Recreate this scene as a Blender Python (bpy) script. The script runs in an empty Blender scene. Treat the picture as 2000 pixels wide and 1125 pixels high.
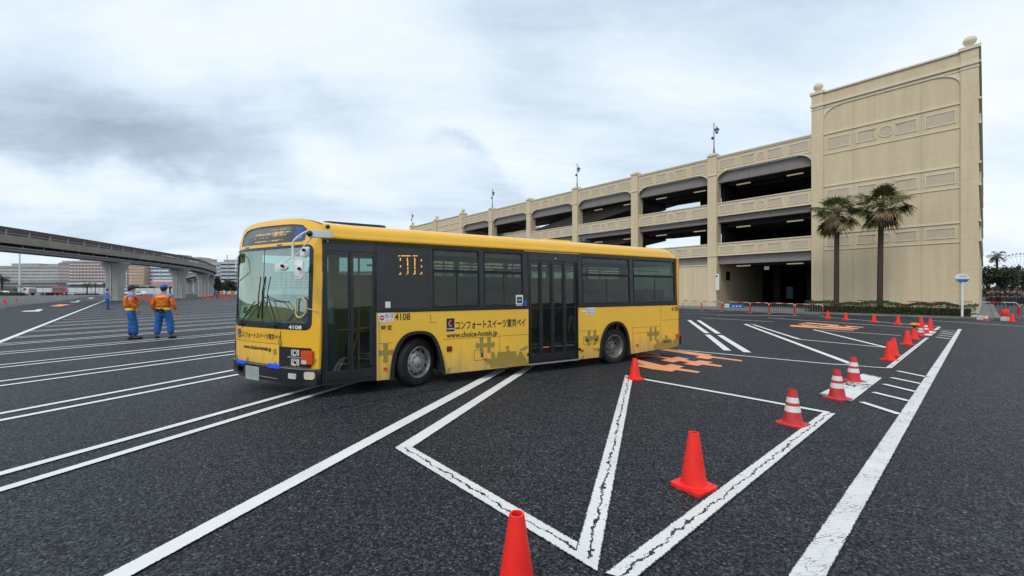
import bpy, bmesh, math, random
from mathutils import Vector, Matrix, noise
from mathutils.geometry import tessellate_polygon
R = math.radians
sc = bpy.context.scene
COL = sc.collection
# ------------------------------------------------------------------ camera
F_PX, CAM_H, HZ = 810.0, 1.65, 568.0          # focal length in photo pixels, eye height, horizon row
cd = bpy.data.cameras.new('camera'); cam = bpy.data.objects.new('camera', cd); COL.objects.link(cam)
cam.location = (0, 0, CAM_H); cam.rotation_euler = (R(90), 0, 0)
cd.sensor_width = 36; cd.lens = F_PX * 36 / 2000
cd.shift_y = (HZ - 562.5) / 2000
cd.clip_start = 0.05; cd.clip_end = 6000
sc.camera = cam
# ------------------------------------------------------------------ view
sc.view_settings.view_transform = 'Standard'; sc.view_settings.look = 'None'
sc.view_settings.exposure = 0.40; sc.view_settings.gamma = 1.0
sc.cycles.max_bounces = 6; sc.cycles.transparent_max_bounces = 12
sc.cycles.use_adaptive_sampling = True
try: sc.cycles.use_denoising = True
except Exception: pass
SUN_EL, SUN_AZ = 52, -150                     # veiled sun high behind the camera
# ------------------------------------------------------------------ node helpers
def N(nt, t, **kw):
    n = nt.nodes.new(t)
    for k, v in kw.items(): setattr(n, k, v)
    return n
def setin(n, **kw):
    for k, v in kw.items(): n.inputs[k.replace('_', ' ')].default_value = v
    return n
def math_n(nt, op, a, b=None, clamp=False):
    n = N(nt, 'ShaderNodeMath', operation=op); n.use_clamp = clamp
    for i, v in enumerate((a, b)):
        if v is None: continue
        if isinstance(v, (int, float)): n.inputs[i].default_value = v
        else: nt.links.new(v, n.inputs[i])
    return n.outputs[0]
def mixc(nt, f, a, b, mode='MIX'):
    n = N(nt, 'ShaderNodeMix', data_type='RGBA', blend_type=mode)
    for i, v in ((0, f), (6, a), (7, b)):
        if isinstance(v, (int, float)): n.inputs[i].default_value = v
        elif isinstance(v, (tuple, list)): n.inputs[i].default_value = (*v[:3], 1)
        else: nt.links.new(v, n.inputs[i])
    return n.outputs[2]
def mapr(nt, v, a, b, c, d, smooth=False):
    n = N(nt, 'ShaderNodeMapRange'); n.clamp = True
    if smooth: n.interpolation_type = 'SMOOTHSTEP'
    nt.links.new(v, n.inputs[0])
    for i, x in enumerate((a, b, c, d)): n.inputs[i + 1].default_value = x
    return n.outputs[0]
def noise_n(nt, vec, scale, detail=3, rough=.5, dist=0, out=0):
    n = N(nt, 'ShaderNodeTexNoise'); nt.links.new(vec, n.inputs['Vector'])
    setin(n, Scale=scale, Detail=detail, Roughness=rough, Distortion=dist); return n.outputs[out]
# ------------------------------------------------------------------ world: overcast sky
w = bpy.data.worlds.new('World'); sc.world = w; w.use_nodes = True
nt = w.node_tree; nt.nodes.clear()
out = N(nt, 'ShaderNodeOutputWorld'); bg = N(nt, 'ShaderNodeBackground'); bg.inputs['Strength'].default_value = .1
sky = N(nt, 'ShaderNodeTexSky', sky_type='NISHITA'); sky.sun_disc = False
sky.sun_elevation = R(SUN_EL); sky.sun_rotation = R(SUN_AZ); sky.air_density = 1.0; sky.dust_density = 2.0
tc = N(nt, 'ShaderNodeTexCoord'); sep = N(nt, 'ShaderNodeSeparateXYZ'); nt.links.new(tc.outputs['Generated'], sep.inputs[0])
zz = math_n(nt, 'ADD', math_n(nt, 'MAXIMUM', sep.outputs[2], 0.0), .16)
cx = math_n(nt, 'DIVIDE', sep.outputs[0], zz); cy = math_n(nt, 'DIVIDE', sep.outputs[1], zz)
cmb = N(nt, 'ShaderNodeCombineXYZ'); nt.links.new(cx, cmb.inputs[0]); nt.links.new(cy, cmb.inputs[1])
mp = N(nt, 'ShaderNodeMapping'); nt.links.new(cmb.outputs[0], mp.inputs[0])
mp.inputs['Rotation'].default_value = (0, 0, R(-38)); mp.inputs['Scale'].default_value = (.42, 1.0, 1); mp.inputs['Location'].default_value = (3.1, 1.7, 0)
n1 = noise_n(nt, mp.outputs[0], 1.1, 6, .55, .5)
n2 = noise_n(nt, mp.outputs[0], 3.6, 6, .6, .5)
val = math_n(nt, 'ADD', math_n(nt, 'ADD', math_n(nt, 'ADD', math_n(nt, 'MULTIPLY', n1, .62), math_n(nt, 'MULTIPLY', n2, .26)), math_n(nt, 'MULTIPLY', noise_n(nt, mp.outputs[0], 10, 5, .65, .8), .12)), .03)
# broad masses of darker and brighter cloud, placed by direction
def sky_blob(px, py, rad, amp, ang=0.0, el=1.0):
    """soft cloud mass round a direction, stretched el times along the angle ang"""
    d = Vector(((px - 1000) / 810, 1, (568 - py) / 810)).normalized(); r_ = d.cross(Vector((0, 0, 1))).normalized(); u_ = r_.cross(d)
    a_ = (r_ * math.cos(R(ang)) + u_ * math.sin(R(ang))); b_ = (u_ * math.cos(R(ang)) - r_ * math.sin(R(ang)))
    v = N(nt, 'ShaderNodeVectorMath', operation='SUBTRACT'); nt.links.new(warp, v.inputs[0]); v.inputs[1].default_value = d
    def dot(w_):
        q = N(nt, 'ShaderNodeVectorMath', operation='DOT_PRODUCT'); nt.links.new(v.outputs[0], q.inputs[0]); q.inputs[1].default_value = w_; return q.outputs['Value']
    x_ = math_n(nt, 'MULTIPLY', dot(a_), 1 / el); y_ = dot(b_); z_ = math_n(nt, 'MULTIPLY', dot(d), .5)
    q = math_n(nt, 'SQRT', math_n(nt, 'ADD', math_n(nt, 'ADD', math_n(nt, 'MULTIPLY', x_, x_), math_n(nt, 'MULTIPLY', y_, y_)), math_n(nt, 'MULTIPLY', z_, z_)))
    return mapr(nt, q, 0, rad, amp, 0, True)
wn = N(nt, 'ShaderNodeTexNoise'); nt.links.new(tc.outputs['Generated'], wn.inputs['Vector']); setin(wn, Scale=4.5, Detail=5, Roughness=.6)
wa = N(nt, 'ShaderNodeVectorMath', operation='MULTIPLY_ADD'); nt.links.new(wn.outputs['Color'], wa.inputs[0]); wa.inputs[1].default_value = (.22, .22, .22)
ws_ = N(nt, 'ShaderNodeVectorMath', operation='SUBTRACT'); nt.links.new(tc.outputs['Generated'], ws_.inputs[0]); ws_.inputs[1].default_value = (.11, .11, .11); nt.links.new(ws_.outputs[0], wa.inputs[2]); warp = wa.outputs[0]
for b in [(40, 205, .22, -.12, 12, 2.6), (170, 280, .12, -.08, 5, 2.6), (-60, 70, .3, -.10, 0, 1.5), (430, 325, .09, -.10, 0, 3.0), (560, 215, .12, -.07, -30, 2.2), (110, 372, .07, .20, 4, 4),
          (300, 60, .16, .20, 18, 2.6), (620, 300, .10, .16, -35, 2.6), (800, 100, .2, .15, -35, 2.4), (420, 170, .10, .10, 20, 2.5), (1000, 200, .2, -.08, -20, 2), (915, 305, .04, -.16, -20, 2.2), (860, 285, .03, -.10, -10, 2), (960, 365, .05, -.10, -20, 2.4),
          (1100, 330, .12, .08, -20, 2.4), (1500, 90, .22, -.09, 30, 2.5), (1350, 220, .16, .08, -30, 2.4), (1230, 40, .2, -.08, 10, 2), (1950, 330, .3, .14, 90, 2), (1000, 420, .12, -.05, 0, 4), (250, 440, .06, -.05, 0, 6)]:
    val = math_n(nt, 'ADD', val, sky_blob(*b))
cr = N(nt, 'ShaderNodeValToRGB'); nt.links.new(val, cr.inputs[0])
e = cr.color_ramp.elements
e[0].position = .10; e[0].color = (.24, .29, .36, 1)
e[1].position = .78; e[1].color = (.80, .82, .83, 1)
for p, c in ((.28, (.385, .46, .56)), (.40, (.485, .575, .68)), (.50, (.58, .675, .765)), (.61, (.68, .75, .81))):
    k = e.new(p); k.color = (*c, 1)
sc10 = mixc(nt, 1.0, cr.outputs[0], (10, 10, 10), 'MULTIPLY')
bl = mixc(nt, .93, sky.outputs[0], sc10)
nt.links.new(bl, bg.inputs[0]); nt.links.new(bg.outputs[0], out.inputs[0])
# ------------------------------------------------------------------ sun (veiled)
sl = bpy.data.lights.new('sun', 'SUN'); sl.energy = 1.1; sl.angle = R(20); sl.color = (1, .96, .9)
so = bpy.data.objects.new('sun', sl); COL.objects.link(so)
az, el = R(SUN_AZ), R(SUN_EL)
sd = Vector((math.sin(az) * math.cos(el), math.cos(az) * math.cos(el), math.sin(el)))
so.rotation_euler = sd.to_track_quat('Z', 'Y').to_euler(); so.location = (0, 0, 60)
# ------------------------------------------------------------------ materials
MATS = {}
def mat(name, col, rough=.6, metal=0, var=.12, vscale=3.0, bump=0, bscale=60, spec=.5, emit=None, estr=0, coat=0, rvar=0, bdist=.01):
    m = bpy.data.materials.new(name); m.use_nodes = True; t = m.node_tree
    b = t.nodes['Principled BSDF']; b.inputs['Roughness'].default_value = rough; b.inputs['Metallic'].default_value = metal
    b.inputs['Specular IOR Level'].default_value = spec; b.inputs['Coat Weight'].default_value = coat
    c = N(t, 'ShaderNodeTexCoord').outputs['Object']
    f = noise_n(t, c, vscale, 5, .6)
    lo = tuple(x * (1 - var) for x in col); hi = tuple(min(1, x * (1 + var)) for x in col)
    t.links.new(mixc(t, mapr(t, f, .3, .7, 0, 1), lo, hi), b.inputs['Base Color'])
    if rvar: t.links.new(mapr(t, noise_n(t, c, vscale * 2.3, 3), .3, .7, rough - rvar, rough + rvar), b.inputs['Roughness'])
    if bump:
        bn = N(t, 'ShaderNodeBump'); bn.inputs['Strength'].default_value = bump; bn.inputs['Distance'].default_value = bdist
        t.links.new(noise_n(t, c, bscale, 3), bn.inputs['Height']); t.links.new(bn.outputs[0], b.inputs['Normal'])
    if emit: b.inputs['Emission Color'].default_value = (*emit, 1); b.inputs['Emission Strength'].default_value = estr
    MATS[name] = m; return m
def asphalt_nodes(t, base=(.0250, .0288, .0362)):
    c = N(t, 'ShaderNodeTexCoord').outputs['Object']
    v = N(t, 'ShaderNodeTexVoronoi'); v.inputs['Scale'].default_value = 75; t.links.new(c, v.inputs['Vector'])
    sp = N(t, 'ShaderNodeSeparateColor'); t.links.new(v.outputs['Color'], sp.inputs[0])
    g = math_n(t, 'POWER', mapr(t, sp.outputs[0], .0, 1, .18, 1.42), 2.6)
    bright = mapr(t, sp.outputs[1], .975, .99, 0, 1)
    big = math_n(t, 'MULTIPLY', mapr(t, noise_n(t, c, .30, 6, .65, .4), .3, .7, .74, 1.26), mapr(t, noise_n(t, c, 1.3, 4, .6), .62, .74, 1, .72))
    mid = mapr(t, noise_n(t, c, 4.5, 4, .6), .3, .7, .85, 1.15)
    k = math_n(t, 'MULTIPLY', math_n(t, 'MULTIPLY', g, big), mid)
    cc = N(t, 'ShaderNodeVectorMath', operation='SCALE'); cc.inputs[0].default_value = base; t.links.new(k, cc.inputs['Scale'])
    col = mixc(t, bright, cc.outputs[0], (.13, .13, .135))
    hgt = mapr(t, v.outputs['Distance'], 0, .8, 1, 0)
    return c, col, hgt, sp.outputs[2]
def asphalt(name, base=(.0250, .0288, .0362), cracks=True):
    m = bpy.data.materials.new(name); m.use_nodes = True; t = m.node_tree; b = t.nodes['Principled BSDF']
    c, col, hgt, rnd = asphalt_nodes(t, base)
    if cracks:
        # long wandering seams and hairline cracks
        wv = N(t, 'ShaderNodeMapping'); t.links.new(c, wv.inputs[0]); wv.inputs['Rotation'].default_value = (0, 0, R(-16)); wv.inputs['Scale'].default_value = (.03, .16, 1)
        nz = N(t, 'ShaderNodeTexNoise'); t.links.new(c, nz.inputs['Vector']); setin(nz, Scale=.9, Detail=6, Roughness=.65)
        ad = N(t, 'ShaderNodeVectorMath', operation='MULTIPLY_ADD'); t.links.new(nz.outputs['Color'], ad.inputs[0]); ad.inputs[1].default_value = (.05, .12, 0); t.links.new(wv.outputs[0], ad.inputs[2])
        vo = N(t, 'ShaderNodeTexVoronoi', feature='DISTANCE_TO_EDGE'); t.links.new(ad.outputs[0], vo.inputs['Vector']); vo.inputs['Scale'].default_value = 1.0
        cm = mapr(t, vo.outputs['Distance'], .0008, .0026, .75, 0)
        cm = math_n(t, 'MULTIPLY', cm, mapr(t, noise_n(t, c, .5, 2), .5, .6, 0, 1))
        col = mixc(t, cm, col, (.012, .012, .013))
    t.links.new(col, b.inputs['Base Color'])
    t.links.new(mapr(t, rnd, 0, 1, .45, .9), b.inputs['Roughness']); b.inputs['Specular IOR Level'].default_value = .32
    bn = N(t, 'ShaderNodeBump'); bn.inputs['Strength'].default_value = .9; bn.inputs['Distance'].default_value = .004
    t.links.new(hgt, bn.inputs['Height']); t.links.new(bn.outputs[0], b.inputs['Normal'])
    return m
def marking(name, colour, crack=0.0, wear=.3, base=(.0250, .0288, .0362), rungs=0.0, edge=.06):
    """Thermoplastic paint with a worn edge, pits and cracks; UV u is metres along, v is 0..1 across."""
    m = bpy.data.materials.new(name); m.use_nodes = True; t = m.node_tree; b = t.nodes['Principled BSDF']
    c, acol, hgt, rnd = asphalt_nodes(t, base)
    uv = N(t, 'ShaderNodeUVMap').outputs[0]; s = N(t, 'ShaderNodeSeparateXYZ'); t.links.new(uv, s.inputs[0])
    f1 = noise_n(t, c, 14, 4, .65); fine = noise_n(t, c, 70, 3, .6)
    vv = math_n(t, 'ABSOLUTE', math_n(t, 'SUBTRACT', s.outputs[1], .5))
    ed = math_n(t, 'ADD', math_n(t, 'SUBTRACT', vv, .5), math_n(t, 'MULTIPLY', mapr(t, fine, .3, .7, 0, 1), edge))
    mask = mapr(t, ed, -.004, .0, 0, 1)                                       # chipped edge
    pits = mapr(t, math_n(t, 'ADD', math_n(t, 'MULTIPLY', fine, .6), math_n(t, 'MULTIPLY', f1, .4)), .27 + .12 * wear, .31 + .12 * wear, 1, 0)
    mask = math_n(t, 'MAXIMUM', mask, pits)
    if crack:
        wob = noise_n(t, c, 5, 5, .7); wob2 = noise_n(t, c, 22, 4, .7)
        cl = math_n(t, 'ABSOLUTE', math_n(t, 'ADD', math_n(t, 'SUBTRACT', s.outputs[1], .52), math_n(t, 'ADD', math_n(t, 'MULTIPLY', math_n(t, 'SUBTRACT', wob, .5), .9), math_n(t, 'MULTIPLY', math_n(t, 'SUBTRACT', wob2, .5), .25))))
        wid = mapr(t, noise_n(t, c, 9, 4, .6), .36, .60, .012, .075 * crack)
        mask = math_n(t, 'MAXIMUM', mask, math_n(t, 'LESS_THAN', cl, wid))
    if rungs:
        mpp = N(t, 'ShaderNodeMapping'); t.links.new(uv, mpp.inputs[0]); mpp.inputs['Scale'].default_value = (14, 1.6, 1)
        nz = N(t, 'ShaderNodeTexNoise'); t.links.new(c, nz.inputs['Vector']); setin(nz, Scale=9, Detail=4)
        ad = N(t, 'ShaderNodeVectorMath', operation='MULTIPLY_ADD'); t.links.new(nz.outputs['Color'], ad.inputs[0]); ad.inputs[1].default_value = (1.2, .8, 0); t.links.new(mpp.outputs[0], ad.inputs[2])
        vo = N(t, 'ShaderNodeTexVoronoi', feature='DISTANCE_TO_EDGE'); t.links.new(ad.outputs[0], vo.inputs['Vector']); vo.inputs['Scale'].default_value = 1.5
        rr = math_n(t, 'MULTIPLY', math_n(t, 'LESS_THAN', vo.outputs['Distance'], .03 * rungs), mapr(t, noise_n(t, c, 3, 3), .42, .6, 0, .8))
        mask = math_n(t, 'MAXIMUM', mask, rr)
    dirt = mapr(t, noise_n(t, c, 2.2, 5, .65), .3, .75, 1.02, .86)
    dd = N(t, 'ShaderNodeVectorMath', operation='SCALE'); dd.inputs[0].default_value = colour; t.links.new(dirt, dd.inputs['Scale'])
    t.links.new(mixc(t, mask, dd.outputs[0], acol), b.inputs['Base Color']); b.inputs['Roughness'].default_value = .62
    bn = N(t, 'ShaderNodeBump'); bn.inputs['Strength'].default_value = .5; bn.inputs['Distance'].default_value = .004
    t.links.new(math_n(t, 'MULTIPLY', math_n(t, 'SUBTRACT', 1.4, mask), math_n(t, 'ADD', fine, .3)), bn.inputs['Height']); t.links.new(bn.outputs[0], b.inputs['Normal'])
    return m
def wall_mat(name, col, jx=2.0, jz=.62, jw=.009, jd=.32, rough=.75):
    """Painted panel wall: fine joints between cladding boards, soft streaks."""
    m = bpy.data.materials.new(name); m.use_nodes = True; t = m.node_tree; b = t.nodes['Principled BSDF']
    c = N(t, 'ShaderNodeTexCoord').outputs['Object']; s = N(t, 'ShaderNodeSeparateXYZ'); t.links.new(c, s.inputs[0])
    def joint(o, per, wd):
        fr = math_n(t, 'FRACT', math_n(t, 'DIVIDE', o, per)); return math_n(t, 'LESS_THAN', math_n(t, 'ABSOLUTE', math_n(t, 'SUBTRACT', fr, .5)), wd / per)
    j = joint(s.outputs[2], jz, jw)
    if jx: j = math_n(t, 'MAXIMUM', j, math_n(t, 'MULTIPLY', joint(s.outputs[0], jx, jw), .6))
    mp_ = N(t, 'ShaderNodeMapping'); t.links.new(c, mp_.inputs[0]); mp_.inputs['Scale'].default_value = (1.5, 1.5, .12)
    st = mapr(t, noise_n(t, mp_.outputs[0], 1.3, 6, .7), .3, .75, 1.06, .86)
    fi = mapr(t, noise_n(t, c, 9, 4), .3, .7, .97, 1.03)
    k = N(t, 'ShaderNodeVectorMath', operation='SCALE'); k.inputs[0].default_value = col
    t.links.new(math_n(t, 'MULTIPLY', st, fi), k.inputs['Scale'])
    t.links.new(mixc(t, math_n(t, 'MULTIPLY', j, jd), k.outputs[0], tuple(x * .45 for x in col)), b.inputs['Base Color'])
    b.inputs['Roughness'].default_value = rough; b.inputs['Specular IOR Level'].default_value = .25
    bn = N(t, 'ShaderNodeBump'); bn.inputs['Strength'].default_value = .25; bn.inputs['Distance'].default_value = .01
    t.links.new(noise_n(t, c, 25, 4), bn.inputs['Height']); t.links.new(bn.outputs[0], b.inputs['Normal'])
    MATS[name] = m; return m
def glass(name, tint, refl=.12, rough=.01, gcol=(1, 1, 1)):
    m = bpy.data.materials.new(name); m.use_nodes = True; t = m.node_tree; t.nodes.clear()
    o = N(t, 'ShaderNodeOutputMaterial'); tr = N(t, 'ShaderNodeBsdfTransparent'); tr.inputs[0].default_value = (*tint, 1)
    gl = N(t, 'ShaderNodeBsdfGlossy'); gl.inputs['Roughness'].default_value = rough; gl.inputs[0].default_value = (*gcol, 1)
    fr = N(t, 'ShaderNodeFresnel'); fr.inputs[0].default_value = 1.5
    gm = N(t, 'ShaderNodeNewGeometry'); f = math_n(t, 'MULTIPLY', math_n(t, 'ADD', fr.outputs[0], refl - .04, True), math_n(t, 'SUBTRACT', 1.0, gm.outputs['Backfacing']))
    c = N(t, 'ShaderNodeTexCoord').outputs['Object']
    bn = N(t, 'ShaderNodeBump'); bn.inputs['Strength'].default_value = .06; bn.inputs['Distance'].default_value = .02
    t.links.new(noise_n(t, c, 1.7, 2), bn.inputs['Height']); t.links.new(bn.outputs[0], gl.inputs['Normal'])
    mx = N(t, 'ShaderNodeMixShader'); t.links.new(f, mx.inputs[0]); t.links.new(tr.outputs[0], mx.inputs[1]); t.links.new(gl.outputs[0], mx.inputs[2])
    t.links.new(mx.outputs[0], o.inputs[0]); MATS[name] = m; return m
def leaf_mat(name, lo, hi, rough=.5):
    m = bpy.data.materials.new(name); m.use_nodes = True; t = m.node_tree; b = t.nodes['Principled BSDF']
    g = N(t, 'ShaderNodeNewGeometry'); c = N(t, 'ShaderNodeTexCoord').outputs['Object']
    f = math_n(t, 'ADD', math_n(t, 'MULTIPLY', g.outputs['Random Per Island'], .6), math_n(t, 'MULTIPLY', noise_n(t, c, .9, 3), .5))
    t.links.new(mixc(t, mapr(t, f, .15, .95, 0, 1), lo, hi), b.inputs['Base Color']); b.inputs['Roughness'].default_value = rough
    MATS[name] = m; return m
# ------------------------------------------------------------------ object helpers
def tag(o, label=None, cat=None, group=None, kind=None):
    if label: o['label'] = label
    if cat: o['category'] = cat
    if group: o['group'] = group
    if kind: o['kind'] = kind
    return o
def empty(name, loc=(0, 0, 0), rz=0, label=None, cat=None, group=None):
    o = bpy.data.objects.new(name, None); COL.objects.link(o); o.location = loc; o.rotation_euler = (0, 0, rz)
    o.empty_display_size = .2
    return tag(o, label, cat, group)
def dup(root, loc, rz=None, label=None, scale=None):
    r = root.copy(); COL.objects.link(r); r.location = loc
    if rz is not None: r.rotation_euler = (0, 0, rz)
    if scale is not None: r.scale = (scale,) * 3
    if label: r['label'] = label
    for ch in list(root.children):
        c = ch.copy(); COL.objects.link(c); c.parent = r; c.matrix_parent_inverse = ch.matrix_parent_inverse
        for g in ch.children:
            d = g.copy(); COL.objects.link(d); d.parent = c; d.matrix_parent_inverse = g.matrix_parent_inverse
    return r
class MB:
    def __init__(s): s.v = []; s.f = []; s.uv = {}
    def add(s, vs, fs):
        k = len(s.v); s.v += [tuple(p) for p in vs]; s.f += [tuple(k + i for i in f) for f in fs]; return s
    def box(s, x0, x1, y0, y1, z0, z1):
        return s.add([(x, y, z) for z in (z0, z1) for y in (y0, y1) for x in (x0, x1)],
                     [(0, 2, 3, 1), (4, 5, 7, 6), (0, 1, 5, 4), (2, 6, 7, 3), (0, 4, 6, 2), (1, 3, 7, 5)])
    def hexa(s, a, b):
        """a, b: four matching corners at either end"""
        return s.add(list(a) + list(b), [(3, 2, 1, 0), (4, 5, 6, 7)] + [(i, (i + 1) % 4, 4 + (i + 1) % 4, 4 + i) for i in range(4)])
    def cyl(s, p0, p1, r0, r1=None, n=12, caps=True):
        p0, p1 = Vector(p0), Vector(p1); r1 = r0 if r1 is None else r1
        d = (p1 - p0).normalized(); a = d.orthogonal().normalized(); b = d.cross(a)
        vs = [p0 + (a * math.cos(t) + b * math.sin(t)) * r0 for t in [2 * math.pi * i / n for i in range(n)]]
        vs += [p1 + (a * math.cos(t) + b * math.sin(t)) * r1 for t in [2 * math.pi * i / n for i in range(n)]]
        fs = [(i, (i + 1) % n, n + (i + 1) % n, n + i) for i in range(n)]
        if caps: fs += [tuple(range(n))[::-1], tuple(range(n, 2 * n))]
        return s.add(vs, fs)
    def tube(s, pts, r, n=8):
        pts = [Vector(p) for p in pts]; k = len(pts); rs = r if isinstance(r, (list, tuple)) else [r] * k
        vs = []; a = None
        for i, p in enumerate(pts):
            d = (pts[min(i + 1, k - 1)] - pts[max(i - 1, 0)]).normalized()
            a = (d.orthogonal() if a is None else (a - d * a.dot(d))).normalized(); b = d.cross(a)
            vs += [p + (a * math.cos(2 * math.pi * j / n) + b * math.sin(2 * math.pi * j / n)) * rs[i] for j in range(n)]
        fs = [(i * n + j, i * n + (j + 1) % n, (i + 1) * n + (j + 1) % n, (i + 1) * n + j) for i in range(k - 1) for j in range(n)]
        fs += [tuple(range(n))[::-1], tuple(range((k - 1) * n, k * n))]
        return s.add(vs, fs)
    def lathe(s, prof, n=24, c=(0, 0, 0), axis='Z'):
        vs = []
        for r, h in prof:
            for j in range(n):
                a = 2 * math.pi * j / n; x, y = max(r, 1e-4) * math.cos(a), max(r, 1e-4) * math.sin(a)
                vs.append((c[0] + x, c[1] + y, c[2] + h) if axis == 'Z' else (c[0] + x, c[1] + h, c[2] - y))
        m = len(prof)
        fs = [(i * n + j, i * n + (j + 1) % n, (i + 1) * n + (j + 1) % n, (i + 1) * n + j) for i in range(m - 1) for j in range(n)]
        return s.add(vs, fs)
    def ball(s, c, rx, ry=None, rz=None, n=16, m=10):
        ry = rx if ry is None else ry; rz = rx if rz is None else rz; vs = []
        for i in range(m + 1):
            t = math.pi * i / m
            for j in range(n):
                p = 2 * math.pi * j / n; q = max(math.sin(t), 1e-3)
                vs.append((c[0] + rx * q * math.cos(p), c[1] + ry * q * math.sin(p), c[2] - rz * math.cos(t)))
        return s.add(vs, [(i * n + j, i * n + (j + 1) % n, (i + 1) * n + (j + 1) % n, (i + 1) * n + j) for i in range(m) for j in range(n)])
    def plate(s, polys, z0, z1):
        """flat outline (first) with holes (rest), extruded from z0 up to z1"""
        loops = [[Vector((x, y, 0)) for x, y in p] for p in polys]; tri = tessellate_polygon(loops)
        flat = [p for l in loops for p in l]; n = len(flat)
        fs = []
        for t in tri:
            a, b, c = t
            ar = (flat[b] - flat[a]).cross(flat[c] - flat[a]).z
            if abs(ar) < 1e-12: continue
            if ar < 0: a, c = c, a
            fs += [(a + n, b + n, c + n), (c, b, a)]
        k = 0
        for li, l in enumerate(loops):
            m = len(l); A = sum(l[i].x * l[(i + 1) % m].y - l[(i + 1) % m].x * l[i].y for i in range(m))
            ccw = (A > 0) == (li == 0)
            for i in range(m):
                i0, i1 = k + i, k + (i + 1) % m
                fs.append((i0, i1, i1 + n, i0 + n) if ccw else (i1, i0, i0 + n, i1 + n))
            k += m
        return s.add([(p.x, p.y, z0) for p in flat] + [(p.x, p.y, z1) for p in flat], fs)
    def build(s, name, m, parent=None, smooth=False, fmap=None, cuts=None, bevel=0, ang=35):
        me = bpy.data.meshes.new(name); me.from_pydata(s.v, [], s.f); me.update()
        if cuts or bevel:
            bm = bmesh.new(); bm.from_mesh(me)
            for cx_ in cuts or ():
                bmesh.ops.bisect_plane(bm, geom=bm.verts[:] + bm.edges[:] + bm.faces[:], dist=1e-5, plane_co=(cx_, 0, 0), plane_no=(1, 0, 0))
            if bevel: bmesh.ops.bevel(bm, geom=bm.edges[:], offset=bevel, segments=2, affect='EDGES', clamp_overlap=True)
            bm.to_mesh(me); bm.free()
        if fmap:
            for v in me.vertices: v.co = fmap(*v.co)
        me.materials.append(m)
        if smooth or bevel:
            for p in me.polygons: p.use_smooth = True
            me.set_sharp_from_angle(angle=R(ang))
        o = bpy.data.objects.new(name, me); COL.objects.link(o)
        if parent is not None: o.parent = parent
        return o
def rect(x0, x1, y0, y1): return [(x0, y0), (x1, y0), (x1, y1), (x0, y1)]
def rrect(x0, x1, y0, y1, r, n=4):
    p = []
    for cx_, cy_, a in ((x1 - r, y0 + r, -90), (x1 - r, y1 - r, 0), (x0 + r, y1 - r, 90), (x0 + r, y0 + r, 180)):
        p += [(cx_ + r * math.cos(R(a + 90 * i / n)), cy_ + r * math.sin(R(a + 90 * i / n))) for i in range(n + 1)]
    return p
def circ(x, y, r, n=20, ry=None): return [(x + r * math.cos(2 * math.pi * i / n), y + (ry or r) * math.sin(2 * math.pi * i / n)) for i in range(n)]
def lettering(body, x0, x1, y0, y1, m, parent, fmap=None, off=.003, cuts=None, bold=0.0, name='lettering', keep=False, rot=False):
    cu = bpy.data.curves.new('t', 'FONT'); cu.body = body; cu.size = 1; cu.offset = bold; cu.resolution_u = 3
    ob = bpy.data.objects.new('t', cu); COL.objects.link(ob); bpy.context.view_layer.update()
    me = bpy.data.meshes.new_from_object(ob.evaluated_get(bpy.context.evaluated_depsgraph_get()))
    bpy.data.objects.remove(ob); me.name = name
    xs = [v.co.x for v in me.vertices]; ys = [v.co.y for v in me.vertices]
    if not xs: return None
    a, b, c, d = min(xs), max(xs), min(ys), max(ys)
    for v in me.vertices: v.co = (x0 + (v.co.x - a) / (b - a) * (x1 - x0), y0 + (v.co.y - c) / (d - c) * (y1 - y0), off)
    bm = bmesh.new(); bm.from_mesh(me)
    for cx_ in cuts or (): bmesh.ops.bisect_plane(bm, geom=bm.verts[:] + bm.edges[:] + bm.faces[:], dist=1e-5, plane_co=(cx_, 0, 0), plane_no=(1, 0, 0))
    for f in bm.faces:
        if f.normal.z < 0: f.normal_flip()
    bm.to_mesh(me); bm.free()
    if fmap:
        for v in me.vertices: v.co = fmap(*v.co)
    me.materials.clear(); me.materials.append(m)
    o = bpy.data.objects.new(name, me); COL.objects.link(o); o.parent = parent; return o
def G(px, py, z=0.0):
    """ground point seen at photo pixel (px, py)"""
    Y = F_PX * (CAM_H - z) / (py - HZ); return Vector(((px - 1000) / F_PX * Y, Y, z))
# ------------------------------------------------------------------ palette
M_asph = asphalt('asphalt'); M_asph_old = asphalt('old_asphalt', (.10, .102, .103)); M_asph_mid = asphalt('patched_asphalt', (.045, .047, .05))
M_white = marking('white_paint', (.76, .765, .75), 0, .2); M_crack = marking('cracked_white_paint', (.72, .725, .705), 1.0, .75, edge=.10)
M_rung = marking('crazed_white_paint', (.71, .715, .70), 0, .65, rungs=1.0, edge=.08); M_orange = marking('orange_paint', (.86, .34, .165), 0, .3, edge=.0)
M_wall = wall_mat('cream_wall', (.665, .54, .355)); M_pil = wall_mat('cream_pillar', (.68, .555, .37), 0, 2.05, .016)
M_trim = mat('cream_trim', (.70, .62, .47), .7, var=.05); M_inset = mat('greige_inset', (.54, .445, .33), .8, var=.06)
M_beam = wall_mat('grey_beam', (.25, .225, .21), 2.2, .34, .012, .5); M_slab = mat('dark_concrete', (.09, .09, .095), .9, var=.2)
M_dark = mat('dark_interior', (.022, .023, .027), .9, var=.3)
M_conc = mat('concrete', (.34, .34, .315), .85, var=.14, vscale=.8, bump=.3, bscale=8); M_kerb = mat('kerb_concrete', (.17, .165, .155), .85, var=.25, vscale=2)
M_pave = mat('paving', (.16, .16, .16), .85, var=.15)
M_yel = mat('yellow_bus_paint', (.90, .485, .012), .28, var=.04, vscale=1.2, coat=.7, rvar=.08); M_yel2 = mat('yellow_sheen_paint', (.90, .52, .05), .34, var=.05, vscale=1.5, coat=.2)  # paler second yellow carries the ground reflection on the lower panels
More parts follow.
